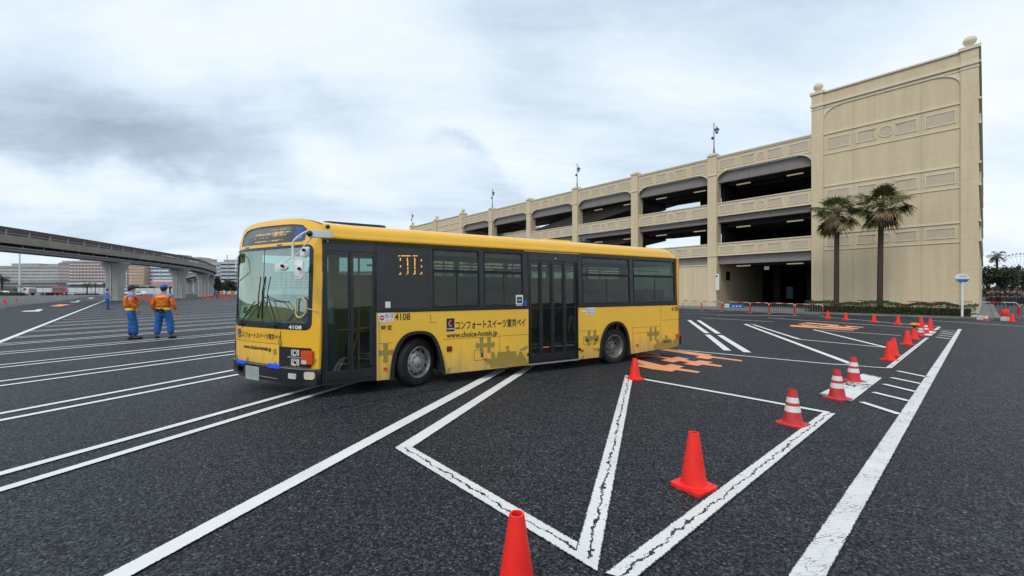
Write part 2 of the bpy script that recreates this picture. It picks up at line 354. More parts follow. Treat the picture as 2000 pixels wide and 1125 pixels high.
M_olive = mat('olive_film', (.33, .235, .045), .4, var=.08); M_blk = mat('black_paint', (.016, .017, .020), .25, var=.2, rvar=.06); M_rub = mat('rubber', (.012, .012, .013), .85, var=.25, vscale=20, bump=.2)
M_ink = mat('black_ink', (.02, .018, .015), .5); M_wht = mat('white_plastic', (.72, .72, .69), .35, var=.05); M_wink = mat('white_ink', (.8, .8, .8), .5)
M_steel = mat('wheel_steel', (.42, .42, .40), .42, .6, var=.25, vscale=9); M_steel2 = mat('dull_steel', (.20, .19, .175), .5, .5, var=.35, vscale=12); M_chr = mat('chrome', (.75, .75, .75), .12, 1)
M_red = mat('red_plastic', (.72, .02, .012), .45, var=.06); M_cone = mat('cone_orange_red', (.93, .022, .014), .48, var=.14, vscale=6, rvar=.08); M_cone2 = mat('faded_red_cone', (.55, .03, .035), .5, var=.18, vscale=9)
M_refl = mat('white_reflective', (.70, .69, .66), .45, var=.1, vscale=18); M_amber = mat('amber_lens', (.62, .075, .008), .15, var=.1, coat=.5); M_lamp = mat('clear_lens', (.75, .76, .74), .1, .3, var=.1, coat=.8)
M_blue = mat('blue_marker', (.01, .06, .60), .2, emit=(.02, .15, 1), estr=.2); M_led = mat('amber_led', (.8, .3, .02), .5, emit=(1, .50, .12), estr=.6)
M_signblue = mat('sign_blue', (.01, .10, .42), .45); M_navy = mat('navy_film', (.012, .014, .05), .4); M_pink = mat('logo_pink', (.80, .16, .12), .4)
M_maroon = mat('maroon_lens', (.13, .02, .02), .3); M_tan = mat('handrail_orange', (.55, .24, .06), .4); M_cream = mat('cream_handle', (.55, .48, .28), .4)
M_seat = mat('seat_blue', (.03, .045, .09), .8); M_gfloor = mat('bus_floor', (.09, .095, .10), .6); M_inner = mat('bus_lining', (.38, .42, .40), .7)
M_gtop = glass('lit_upper_window', (.66, .78, .74), .045); M_gside = glass('tinted_window', (.40, .52, .49), .045); M_gwind = glass('windshield_glass', (.80, .95, .90), .32, gcol=(.85, 1, .96)); M_gdark = glass('dark_panel_glass', (.05, .06, .065), .045); M_gdoor = glass('door_glass', (.60, .70, .68), .05)  # same side glass in two tints: brighter for lit upper panes, darker below
M_plate = mat('plate_grey', (.34, .40, .37), .5, var=.25, vscale=6)
M_palmleaf = leaf_mat('palm_leaf', (.035, .06, .02), (.17, .185, .06)); M_palmdead = leaf_mat('dry_palm_leaf', (.10, .07, .028), (.26, .19, .085))
M_trunk = mat('palm_trunk', (.055, .036, .028), .9, var=.4, vscale=14, bump=.6, bscale=30); M_bark = mat('bark', (.05, .042, .034), .95, var=.3)
M_hedge = leaf_mat('hedge_leaf', (.006, .014, .004), (.075, .11, .022)); M_tree = leaf_mat('tree_leaf', (.010, .018, .008), (.05, .065, .022)); M_tree2 = leaf_mat('tree_leaf_warm', (.018, .024, .010), (.10, .09, .03))
M_purple = mat('lamp_post_paint', (.035, .03, .06), .5); M_lampg = mat('frosted_lamp_glass', (.35, .36, .40), .3)
M_fix = mat('tube_lamp', (.75, .68, .5), .5, emit=(1, .84, .55), estr=.18); M_skin = mat('skin', (.48, .26, .17), .6); M_hair = mat('hair', (.015, .012, .012), .6)
M_jacket = mat('orange_jacket', (.70, .15, .012), .45, var=.35, vscale=6, bump=1.0, bscale=11, bdist=.05); M_jack2 = mat('light_orange_yoke', (.85, .27, .045), .5, var=.1); M_trous = mat('blue_trousers', (.012, .11, .36), .7, var=.35, vscale=6, bump=1.0, bscale=10, bdist=.05)
M_lblue = mat('light_blue_cloth', (.08, .28, .72), .6); M_yelhem = mat('yellow_hem', (.85, .56, .02), .6); M_cap = mat('blue_cap', (.01, .11, .42), .5); M_shoe = mat('black_shoes', (.012, .012, .012), .5)
M_galv = mat('galvanised_steel', (.32, .32, .33), .5, .4)
# ================================================================== GROUND AND MARKINGS
g = MB().add([(-2500, -300, 0), (2500, -300, 0), (2500, 4000, 0), (-2500, 4000, 0)], [(0, 1, 2, 3)])
tag(g.build('ground', M_asph), kind='structure')
def sheet(name, pts, m, z=.004):
    o = MB().plate([[(p.x, p.y) for p in pts]], z - .003, z).build(name, m); return tag(o, kind='structure')
# older, paler asphalt beyond the lanes on the left, seen at a grazing angle
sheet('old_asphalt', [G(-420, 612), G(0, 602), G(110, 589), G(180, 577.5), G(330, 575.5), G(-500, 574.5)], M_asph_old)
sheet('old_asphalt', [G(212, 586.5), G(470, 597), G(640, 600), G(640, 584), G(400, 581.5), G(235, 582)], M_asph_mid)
_zk = [0]
class Marks:
    def __init__(s): s.q = []
    def quad(s, a, b, c, d, z=None):
        """a->b is one long edge, d->c the other (photo pixels on the ground, or vectors)"""
        P = [p if isinstance(p, Vector) else G(*p) for p in (a, b, c, d)]
        _zk[0] += 1; zz_ = .0075 + .0009 * (_zk[0] % 5) if z is None else z
        s.q.append([Vector((p.x, p.y, zz_)) for p in P]); return s
    def line(s, a, b, wd):
        A, B = (p if isinstance(p, Vector) else G(*p) for p in (a, b)); d = (B - A).normalized(); n = Vector((-d.y, d.x, 0)) * wd / 2
        return s.quad(A - n, B - n, B + n, A + n)
    def build(s, name, m):
        vs, fs, uv = [], [], []
        for q in s.q:
            L = (q[1] - q[0]).length; k = max(1, min(60, int(L / 1.5))); b0 = len(vs)
            for i in range(k + 1):
                t = i / k; vs += [q[0].lerp(q[1], t), q[3].lerp(q[2], t)]
            for i in range(k):
                fs.append((b0 + 2 * i, b0 + 2 * i + 2, b0 + 2 * i + 3, b0 + 2 * i + 1))
                uv += [(L * i / k, 0), (L * (i + 1) / k, 0), (L * (i + 1) / k, 1), (L * i / k, 1)]
        me = bpy.data.meshes.new(name); me.from_pydata([tuple(v) for v in vs], [], fs); l = me.uv_layers.new(name='UVMap')
        for i, x in enumerate(uv): l.data[i].uv = x
        me.materials.append(m)
        for p in me.polygons:
            if p.normal.z < 0: p.flip()
        return tag(link(me, name), kind='structure')
def link(me, name):
    o = bpy.data.objects.new(name, me); COL.objects.link(o); return o
# the long lane edge on the right
Marks().quad((1486, 1200), (1871, 643), (1879, 643), (1576, 1200)).build('lane_edge_line', M_rung)
m_ = Marks()
for a, b, wd in (((1683, 786), (1757, 810), .10), ((1706, 767), (1775, 784), .10), ((1726, 751), (1788, 766), .10), ((1741, 738), (1799, 750), .10), ((1753, 725), (1811, 737), .10),
                 ((1828, 658.5), (1857, 662.5), .11), ((1832, 654.6), (1860, 658), .11), ((1836, 650.8), (1863, 654.5), .11), ((1839.5, 647.6), (1865, 650.8), .11), ((1834, 644.6), (1867, 646.8), .09)):
    m_.line(a, b, wd)
m_.build('rung_lines', M_white)
# kerb-side thick lines with a running crack
m_ = Marks()
m_.quad((1180, 1121), (1606, 806), (1633, 809), (1237, 1137))
m_.quad((1729, 719), (1807, 660), (1815, 660), (1742, 720))
m_.quad((1822, 645), (1833, 638), (1838.5, 639.5), (1829, 645.8))
m_.quad((770, 876), (1167, 1119.5), (1169, 1083), (807, 874.5))
m_.quad((1124, 1076), (1220.5, 733), (1237, 737), (1170, 1108))
m_.quad((1596, 771.5), (1661.5, 786.5), (1725, 737), (1688, 729))
m_.quad((1803, 655), (1817.5, 657), (1830, 648), (1815, 646))
m_.build('thick_bay_lines', M_crack)
m_ = Marks()
m_.quad((65, 1200), (979, 717.6), (1000, 717.2), (126, 1200)); m_.quad((979, 717.6), (1085, 664), (1098, 664.5), (1000, 717.2))
m_.quad((770, 876), (1037, 710.6), (1052, 710.8), (806, 874.5)); m_.quad((1037, 710.6), (1120, 664), (1131, 664.5), (1052, 710.8))
# pairs of narrow lines running off to the left
for l, r in (((0, 927), (645, 748)), ((0, 958.5), (720, 740)), ((0, 808.5), (455, 723.5)), ((0, 822), (475, 730)), ((0, 745.5), (455, 686.5)), ((0, 754.5), (455, 692.5)),
             ((0, 713.5), (455, 665.5)), ((0, 718.5), (455, 669)), ((0, 688.6), (455, 649.8)), ((0, 692.6), (455, 652.6)), ((0, 672.3), (455, 637.5)), ((0, 675.2), (455, 639.6)),
             ((28, 658.5), (455, 629.5)), ((30, 660.4), (455, 631.2)), ((58, 646.3), (455, 623.2)), ((60, 648.0), (455, 624.8)), ((84, 637.2), (455, 616.4)), ((86, 638.4), (455, 617.8)),
             ((106, 630.2), (455, 611.6)), ((107, 631.3), (455, 612.7)), ((122, 624.6), (455, 608.1)), ((134, 619.2), (455, 605.0)), ((146, 614.8), (455, 602.0)), ((156, 611.0), (455, 599.6)),
             ((165, 607.8), (455, 597.6)), ((173, 604.6), (455, 595.6)), ((180, 601.6), (455, 593.8)), ((187, 598.6), (455, 592.2))):
    A, B = G(*l), G(*r); d = (B - A).normalized()
    far = r[1] < 700
    A2 = A - d * (9 if l[0] == 0 else 0); B2 = B + d * (min(9, 2500 / (r[1] - 560) * .25) if far else 0.0)
    if 700 < r[1]: B2 = B + d * .3
    m_.line(A2, B2, .115 if far else .12)
A, B = G(0, 668), G(201, 588.5); d = (B - A).normalized(); m_.line(A - d * 12, B, .17); m_.line(B - d * .1, G(207, 585), .17)
# far bays on the right
for a, b, wd in (((1345.6, 625.6), (1380.6, 651), .20), ((1364, 626), (1403, 652), .20), ((1382, 654), (1421, 685), .20), ((1406, 655), (1460, 688.6), .20),
                 ((1455, 633.5), (1662, 711), .16), ((1473, 635), (1561, 663), .13), ((1455, 633.2), (1475, 634.2), .16), ((1561, 663), (1731, 679.2), .10), ((1589, 644), (1731, 679), .13), ((1600, 644.6), (1760, 656), .10),
                 ((1368, 621), (1511, 628.8), .11), ((1500, 621.2), (1640, 630.6), .11), ((1640, 630.6), (1834, 643.6), .11), ((1400, 616.2), (1560, 617.4), .12), ((1332, 612.6), (1600, 618.4), .10), ((1600, 618.4), (1835, 639.2), .10),
                 ((1820, 626.5), (2000, 638), .10), ((2000, 638), (2150, 648), .10), ((1324, 683.6), (1625, 711.8), .085), ((1625, 711.8), (1662, 713.6), .085), ((1662, 713.6), (1712, 718.4), .07), ((1712, 718.4), (1731, 719.3), .07),
                 ((1243, 738.6), (1425, 771), .10), ((1425, 771), (1620, 807), .10), ((1330, 607.8), (1600, 612.6), .10)):
    m_.line(a, b, wd)
# pale arrows and dashes in the far left lane
m_.quad((40, 609), (76, 608.6), (83, 605.6), (49, 607.2)); m_.quad((68, 606), (80, 606.2), (84.5, 603.8), (73, 604.3))
m_.quad((135, 590.6), (151, 590.8), (155, 589.4), (140, 589.6)); m_.quad((148, 588.8), (154, 588.9), (157, 587), (151, 587.2)); m_.quad((170, 583.4), (179, 583), (185, 581.4), (177, 581.6))
for a, b in (((-60, 597), (46, 595.2)), ((-60, 600.5), (28, 598.2)), ((-60, 604), (11, 601.6))): m_.line(a, b, .25)
m_.build('bay_lines', M_white)
m_ = Marks()
m_.quad((96, 598.2), (118, 598.4), (139, 594.6), (116, 594.4))
# painted characters stretched along the lane (two strokes of a worn orange legend)
def og(x, y): return (1220 + x / 8.333, 670 + y / 8.333)
def os_(*pts):
    P = [G(*og(*p)) for p in pts]; _zk[0] += 1; OR.plate([[(p.x, p.y) for p in P]], .004, .0075 + .0006 * (_zk[0] % 4))
OR = MB()
os_((540, 112), (640, 90), (1425, 197), (1385, 210)); os_((540, 112), (590, 108), (1920, 286), (1895, 302), (1240, 215))
os_((1150, 238), (1250, 205), (1465, 238), (1365, 267)); os_((230, 160), (300, 150), (540, 172), (590, 195), (585, 216), (500, 218), (470, 196))
os_((180, 190), (220, 172), (470, 205), (560, 220), (1130, 302), (1590, 372), (1565, 392), (1180, 345), (600, 240), (330, 226), (180, 222))
os_((590, 282), (860, 228), (1055, 262), (790, 318)); os_((960, 342), (1220, 285), (1435, 314), (1190, 375))
os_((160, 270), (220, 275), (640, 372), (760, 348), (965, 385), (880, 415), (1230, 470), (1190, 492), (820, 440), (770, 468), (540, 440), (170, 310))
os_((170, 345), (560, 400), (830, 445), (770, 468), (450, 430), (170, 372))
def og(x, y): return (1530 + x / 11.765, 620 + y / 11.765)
os_((440, 130), (560, 118), (1850, 225), (1830, 236), (1450, 220)); os_((320, 155), (420, 142), (830, 190), (1450, 225), (1740, 262), (1710, 272), (1200, 245), (700, 195))
os_((160, 180), (220, 178), (1640, 290), (1600, 300), (1250, 280), (160, 208)); os_((960, 212), (1060, 190), (1250, 215), (1130, 238)); os_((1270, 180), (1400, 190), (1560, 245), (1320, 250)); os_((420, 190), (480, 160), (820, 200), (760, 215))
me_o = m_.build('orange_lane_marks', M_orange)
o = OR.build('orange_lettering', M_orange); o.data.uv_layers.new(name='UVMap')
for l in o.data.uv_layers[0].data: l.uv = (.5, .5)
tag(o, kind='structure')
# long seam in front of the bus
sm = Marks()
pts = [(560, 818), (640, 802), (734, 783), (800, 771), (850, 762), (907, 751), (960, 741)]
for a, b in zip(pts, pts[1:]): sm.line((a[0], a[1] + random.Random(a[0]).uniform(-1, 1)), b, .018)
sm.build('asphalt_seam', mat('tar_seam', (.010, .010, .011), .6))
# ================================================================== PARKING GARAGE
P0 = Vector((31.3, 27.8, 0)); RZ = math.atan2(-.752, .659)
def BL(x, y, z=0): return Vector((31.3 + .659 * x + .752 * y, 27.8 - .752 * x + .659 * y, z))
# raised pavement with kerb in front of the garage
o = MB().box(-80, .6, -5.9, 44, .01, .11).build('pavement', M_pave); o.location = P0; o.rotation_euler = (0, 0, RZ); tag(o, kind='structure')
o = MB().box(-80, .8, -6.15, -5.903, .01, .14).box(.603, .85, -6.15, 44, .012, .142).build('kerb', M_kerb); o.location = P0; o.rotation_euler = (0, 0, RZ); tag(o, kind='structure')
gar = empty('parking_garage', P0, RZ, 'long cream multi-storey car park with a tall blank tower at its right end', 'building')
LV = [(5.05, 6.30), (8.92, 10.25)]                 # parapet bands of the lower decks
def panel_shapes(x0, x1, z0, z1):
    """four sunk panels and a ring, as in every parapet bay"""
    W = x1 - x0; h = z1 - z0; zc = (z0 + z1) / 2; ph = h * .30; P = []
    for a, b, side in ((.025, .225, 0), (.275, .43, 1), (.57, .725, -1), (.775, .975, 0)):
        xa, xb = x0 + a * W, x0 + b * W
        if side == 0: P.append(rect(xa, xb, zc - ph, zc + ph))
        else:
            n = 6; r = .08 * h
            arc = [(xb - r * 1.5 * math.cos(math.pi * (i / n - .5)) if side == 1 else xa + r * 1.5 * math.cos(math.pi * (i / n - .5)), zc - ph + 2 * ph * i / n) for i in range(n + 1)]
            P.append([(xa, zc - ph)] + arc + [(xa, zc + ph)] if side == 1 else [(xb, zc + ph)] + arc[::-1] + [(xb, zc - ph)])
    P.append(circ((x0 + x1) / 2, zc, ph * .95, 24)); return P
def shrink(poly, d):
    cx_ = sum(p[0] for p in poly) / len(poly); cy_ = sum(p[1] for p in poly) / len(poly)
    mx_ = max(abs(p[0] - cx_) for p in poly); my_ = max(abs(p[1] - cy_) for p in poly)
    return [(cx_ + (p[0] - cx_) * (1 - d / mx_), cy_ + (p[1] - cy_) * (1 - d / my_)) for p in poly]
def fz(y): return lambda x, z, o: (x, y - o, z)      # facade plane: outward is -y
def parapet(x0, x1, z0, z1, y, cap=True, wall=True):
    mb = MB()
    if wall: mb.box(x0, x1, y, y + .25, z0, z1)
    else: mb.box(x0, x1, y, y + .02, z0, z1)
    p = mb.build('parapet', M_wall, gar)
    t = MB().box(x0, x1, y - .06, y - .002, z1 - .10, z1 - .01).box(x0, x1, y - .035, y - .002, z0 + .0, z0 + .07)
    t.build('string_course', M_trim, p)
    mo, ins = MB(), MB()
    for q in panel_shapes(x0, x1, z0, z1 - .1):
        mo.plate([q, shrink(q, .055)], .004, .035); ins.plate([shrink(q, .056)], .002, .008)
    mo.build('moulding', M_trim, p, fmap=fz(y)); ins.build('inset_panel', M_inset, p, fmap=fz(y))
PX = [-17.47, -26.15, -34.95, -43.75, -52.75]          # pillar centres
TL = -9.34
def pillar(x, w_, top=14.9):
    p = MB().box(x - w_ / 2, x + w_ / 2, -.12, .95, 0, top).build('pillar', M_pil, gar)
    MB().box(x - w_ / 2 - .06, x + w_ / 2 + .06, -.20, 1.0, top, top + .14).box(x - w_ / 2 + .1, x + w_ / 2 - .1, -.06, .9, top + .14, top + .3).build('capital', M_trim, p)
    for za, zb in ((12.95, 13.1), (5.02, 5.1)): MB().box(x - w_ / 2 - .05, x + w_ / 2 + .05, -.185, -.122, za, zb).build('string_course', M_trim, p)
for x in PX: pillar(x, .86)
for x in (-61.2, -70.1, -79.9): pillar(x, .95, 15.3); 
bays = [(PX[0] + .43, TL)] + [(b + .43, a - .43) for a, b in zip(PX, PX[1:] + [-61.2])]
def spandrel(xc, sgn, z0, z1, wd, y, name='arch_spandrel'):
    """corner piece whose lower edge is a quarter ellipse; xc is the pillar face, opening to sgn"""
    n = 10; arc = [(xc + sgn * wd * (1 - math.cos(math.pi / 2 * i / n)), z0 + (z1 - z0) * math.sin(math.pi / 2 * i / n)) for i in range(n + 1)]
    poly = arc + [(xc, z1)]
    s_ = MB().plate([poly], -.16, -.003).build(name, M_wall, gar, fmap=fz(y))
    tr = [(xc + sgn * (wd * (1 - math.cos(math.pi / 2 * i / n))), z0 + (z1 - z0) * math.sin(math.pi / 2 * i / n)) for i in range(n + 1)]
    inn = [(x - sgn * .01, z + .09) if i else (x, z) for i, (x, z) in enumerate(tr)]
    MB().plate([tr + inn[::-1][:-1]], .002, .05).build('arch_moulding', M_trim, s_, fmap=fz(y))
lampm = None
for bi, (x0, x1) in enumerate(bays):
    W = x1 - x0
    solid_low = bi > 0
    parapet(x0, x1, 13.30, 14.70, .06)
    MB().box(x0, x1, -.04, .42, 14.702, 14.80).build('coping', M_trim, gar)
    spandrel(x0, 1, 12.45, 13.30, min(1.35, W * .2), .06); spandrel(x1, -1, 12.45, 13.30, min(1.35, W * .2), .06)
    for z0, z1 in LV: parapet(x0, x1, z0, z1, .06)
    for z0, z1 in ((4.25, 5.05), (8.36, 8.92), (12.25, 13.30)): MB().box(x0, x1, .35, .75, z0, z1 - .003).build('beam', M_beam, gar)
    if solid_low:
        MB().box(x0, x1, .12, .34, 0, 4.245).build('wall_panel', M_wall, gar)
        MB().box(x0, x1, .055, .118, 4.16, 4.244).build('string_course', M_trim, gar)
    depth = 34 if bi == 0 else 9.5
    for z in (4.9, 8.75, 12.95):
        ra = bi in (3, 4) and z > 5
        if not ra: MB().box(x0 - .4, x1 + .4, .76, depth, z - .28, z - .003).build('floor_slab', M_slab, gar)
    # joists under the slabs, conduit and tube lamps
    for z in (4.62, 8.47, 12.67):
        if bi in (3, 4) and z > 5: continue
        jb = MB()
        k = 2.6
        while k < depth - .3: jb.box(x0, x1, k, k + .25, z - .28, z - .003); k += 2.4
        jb.build('joists', M_slab, gar)
        if bi > 3: continue
        cz = z - .42
        MB().cyl((x0, 2.0, cz), (x1, 2.0, cz), .03, n=6).build('conduit', M_slab, gar)
        for fx in (.22, .78):
            lx = x0 + W * fx; f_ = MB().box(lx - .62, lx + .62, 1.93, 2.07, cz - .14, cz - .05).build('ceiling_lamp', M_fix, gar)
            MB().box(lx - .66, lx + .66, 1.9, 2.1, cz - .048, cz - .02).build('lamp_housing', M_galv, f_)
    if bi:
        if bi < 3:
            for z0, z1 in ((5.0, 6.1), (8.9, 10.0), (12.9, 14.6)): MB().box(x0 - .4, x1 + .4, depth - .2, depth, z0, z1).build('rear_parapet', M_beam, gar)
            for z0, z1 in ((4.9, 8.45), (8.77, 12.6)):
                MB().box(x0 + W * .42, x0 + W * .42 + .9, depth - 1.2, depth - .25, z0, z1).build('inner_column', M_dark, gar)
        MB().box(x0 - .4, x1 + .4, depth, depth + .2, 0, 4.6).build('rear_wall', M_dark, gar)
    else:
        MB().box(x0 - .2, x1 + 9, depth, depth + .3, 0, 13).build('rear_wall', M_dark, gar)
        for xx in (x0 + 2.2, x0 + 5.2):
            for yy in (9, 18, 27): MB().box(xx, xx + .6, yy, yy + .6, 0, 12.9).build('inner_column', M_dark, gar)
# side wall of the vehicle entrance and things on it
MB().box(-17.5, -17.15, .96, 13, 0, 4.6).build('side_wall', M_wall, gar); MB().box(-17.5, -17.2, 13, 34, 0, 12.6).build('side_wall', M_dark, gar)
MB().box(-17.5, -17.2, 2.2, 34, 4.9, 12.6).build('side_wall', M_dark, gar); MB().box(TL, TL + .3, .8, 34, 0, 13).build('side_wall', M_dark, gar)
MB().box(-17.14, -17.06, 2.4, 3.2, 2.7, 3.6).build('wall_vent', M_blk, gar)
b_ = MB().box(-17.03, -16.72, -.3, -.13, 1.7, 3.3).build('control_box', M_wht, gar, bevel=.02); MB().box(-17.0, -16.85, -.32, -.302, 3.0, 3.15).build('indicator', M_blk, b_)
MB().box(-13.4, -13.0, 1.6, 1.75, 3.62, 3.95).build('hanging_sign', M_wht, gar)
MB().box(-13.9, -13.3, 10, 10.3, .8, 2.1).build('payment_machine', mat('blue_grey_machine', (.10, .15, .22), .5), gar)
# the ramps behind the arcade
def ramp(xa, za, xb, zb, y0, y1, h=1.15):
    r_ = MB().hexa([(xa, y0, za - .5), (xa, y1, za - .5), (xa, y1, za), (xa, y0, za)], [(xb, y0, zb - .5), (xb, y1, zb - .5), (xb, y1, zb), (xb, y0, zb)]).build('ramp', M_slab, gar)
    MB().hexa([(xa, y0 - .2, za - .6), (xa, y0 - .003, za - .6), (xa, y0 - .003, za + h), (xa, y0 - .2, za + h)], [(xb, y0 - .2, zb - .6), (xb, y0 - .003, zb - .6), (xb, y0 - .003, zb + h), (xb, y0 - .2, zb + h)]).build('ramp_parapet', M_beam, r_)
ramp(-61, 7.9, -27, 12.6, 3.4, 8.6); ramp(-61, 4.2, -27, 8.6, 3.4, 8.6); ramp(-48, 11.6, -27, 14.0, 9.2, 13)
rb = MB()
for i in range(12): rb.cyl((-61 + i * 1.6, 3.3, 9.1 + i * .22), (-61 + i * 1.6, 3.3, 9.9 + i * .22), .03, n=6)
rb.cyl((-61, 3.3, 9.9), (-43.4, 3.3, 12.3), .035, n=6); rb.build('ramp_railing', M_galv, gar)
# blind bays at the far end, stepping up
for x0, x1 in ((-69.6, -61.7), (-79.4, -70.6)):
    MB().box(x0, x1, .1, .4, 0, 15.1).build('wall_panel', M_wall, gar)
    MB().box(x0, x1, 0, .5, 15.102, 15.22).box(x0, x1, .03, .098, 13.9, 14.0).box(x0, x1, .03, .098, 12.9, 13.0).build('string_course', M_trim, gar)
MB().box(-80.3, -61, .6, 44, 0, 14.9).build('far_block', M_wall, gar)
# deck over the blank part and roof parapets at the back
MB().box(-61, TL, .76, 9.4, 12.96, 13.25).build('roof_deck', M_slab, gar)
# tower
tw = MB().box(TL + .81, -.84, .10, 30, 0, 17.96).build('tower_wall', M_wall, gar)
for xa, xb in ((TL, TL + .81), (-.84, 0)):
    p = MB().box(xa, xb, -.02, .9 if xa < -5 else 44, 0, 18.0).build('corner_pilaster', M_pil, gar)
    MB().box(xa - .1, xb + .1, -.12, .9 if xa < -5 else 44, 18.003, 18.22).build('capital', M_trim, p)
    for q_ in ((.07, -.1, 16.95, 17.12), (.04, -.06, 16.72, 16.8)): MB().box(xa - q_[0], xb + q_[0], q_[1], -.022, q_[2], q_[3]).build('string_course', M_trim, p)
    xc = (xa + xb) / 2
    fb = MB().ball((xc, .35, 18.72), .34, n=20, m=12).build('ball_finial', M_trim, p, smooth=True)
    MB().lathe([(.22, 18.22), (.22, 18.28), (.12, 18.34), (.12, 18.42)], 16, (xc, .35, 0)).build('finial_neck', M_trim, fb)
for xc in (-61.2, -70.1, -79.9):
    MB().ball((xc, .4, 16.0), .34, n=14, m=8).lathe([(.2, 15.44), (.12, 15.55), (.12, 15.7)], 12, (xc, .4, 0)).build('ball_finial', M_trim, gar, smooth=True)
a, b = TL + .813, -.843
tt = MB().box(a, b, -.05, .45, 17.962, 18.08).box(a, b, -.02, .098, 16.98, 17.12).box(a, b, .03, .098, 16.72, 16.8).box(a, b, .03, .098, 14.50, 14.60).box(a, b, .05, .098, 12.86, 12.92).box(a, b, .04, .098, 10.2, 10.30).box(a, b, .05, .098, 8.72, 8.78).box(a, b, .04, .098, 6.30, 6.40).box(a, b, .05, .098, 4.98, 5.04)
tt.build('string_course', M_trim, tw)
MB().box(a, b, .06, .098, 17.125, 17.96).build('frieze', M_wall, tw)
for z0, z1 in ((12.95, 14.5), (8.8, 10.2), (5.06, 6.3)):
    mo, ins = MB(), MB()
    for q in panel_shapes(a, b, z0, z1): mo.plate([q, shrink(q, .06)], .004, .04); ins.plate([shrink(q, .061)], .002, .010)
    mo.build('moulding', M_trim, tw, fmap=fz(.098)); ins.build('inset_panel', M_inset, tw, fmap=fz(.098))
for fx in (.25, .75): MB().box(a + (b - a) * fx - .007, a + (b - a) * fx + .007, .092, .0985, 0, 16.7).build('panel_joint', mat('tan_wall_joint', (.38, .31, .20), .9), tw)  # thin tan strips marking the vertical panel joints
for xc, sg in ((a, 1), (b, -1)):
    n = 10; arc = [(xc + sg * 1.25 * (1 - math.cos(math.pi / 2 * i / n)), 15.75 + .95 * math.sin(math.pi / 2 * i / n)) for i in range(n + 1)]
    MB().plate([arc + [(xc, 16.7)]], .002, .03).build('corner_bracket', M_trim, tw, fmap=fz(.098))
    MB().plate([arc + [(x - sg * .02, z + .07) for x, z in arc[::-1]]], .031, .075).build('bracket_moulding', M_trim, tw, fmap=fz(.098))
# mouldings on the return face of the tower
rm = MB()
for z in (16.95, 14.5, 12.86, 10.2, 8.72, 6.3, 4.98): rm.box(.002, .12, -.1, 43, z, z + .14)
for k in range(5):
    for z in (13.2, 9.1, 5.3): rm.box(.002, .09, 2 + k * 8.4, 8.5 + k * 8.4, z, z + .9)
rm.build('return_mouldings', M_trim, gar)
MB().box(-7, 0, 30.0, 44, 0, 13).build('rear_block', M_wall, gar)
MB().box(-24.6, -23.7, .095, .118, 0, 2.2).build('service_door', M_wall, gar)
# rooftop lamps
def roof_lamp(x):
    o = empty('street_lamp', BL(x, .35, 15.2), RZ)
    MB().tube([(0, 0, 0), (0, 0, .55), (0, 0, .56), (0, 0, 2.95)], [.085, .07, .05, .035], 10).lathe([(.06, 2.95), (.045, 3.0), (.0, 3.2)], 8).build('pole', M_purple, o)
    l = MB().lathe([(.06, 2.02), (.13, 2.08), (.20, 2.36), (.12, 2.36)], 8, (.27, 0, 0)).build('lamp_shade', M_lampg, o)
    MB().lathe([(.27, 2.36), (.10, 2.52), (.05, 2.58), (.05, 2.66), (0, 2.72)], 8, (.27, 0, 0)).lathe([(.03, 1.95), (.08, 2.0), (.14, 2.07)], 8, (.27, 0, 0)).cyl((0, 0, 2.45), (.27, 0, 2.48), .025, n=6).build('lamp_roof', M_purple, l)
    MB().ball((-.14, -.05, 1.62), .1, .13, .16, 10, 6).cyl((0, 0, 1.7), (-.14, 0, 1.7), .03, n=6).build('loudspeaker', M_purple, o)
    return o
for x, lb in ((-17.47, 'lantern lamp on the garage roof, nearest to the tall tower'), (-34.95, 'lantern lamp on the garage roof between the nearest lamp and the far thin one'),
              (-52.75, 'small lantern lamp on the garage roof above the sloping ramps'), (-80.2, 'tiny lantern lamp at the far left end of the garage roof')):
    tag(roof_lamp(x), lb, 'lamp', 'lantern lamps on the garage roof')
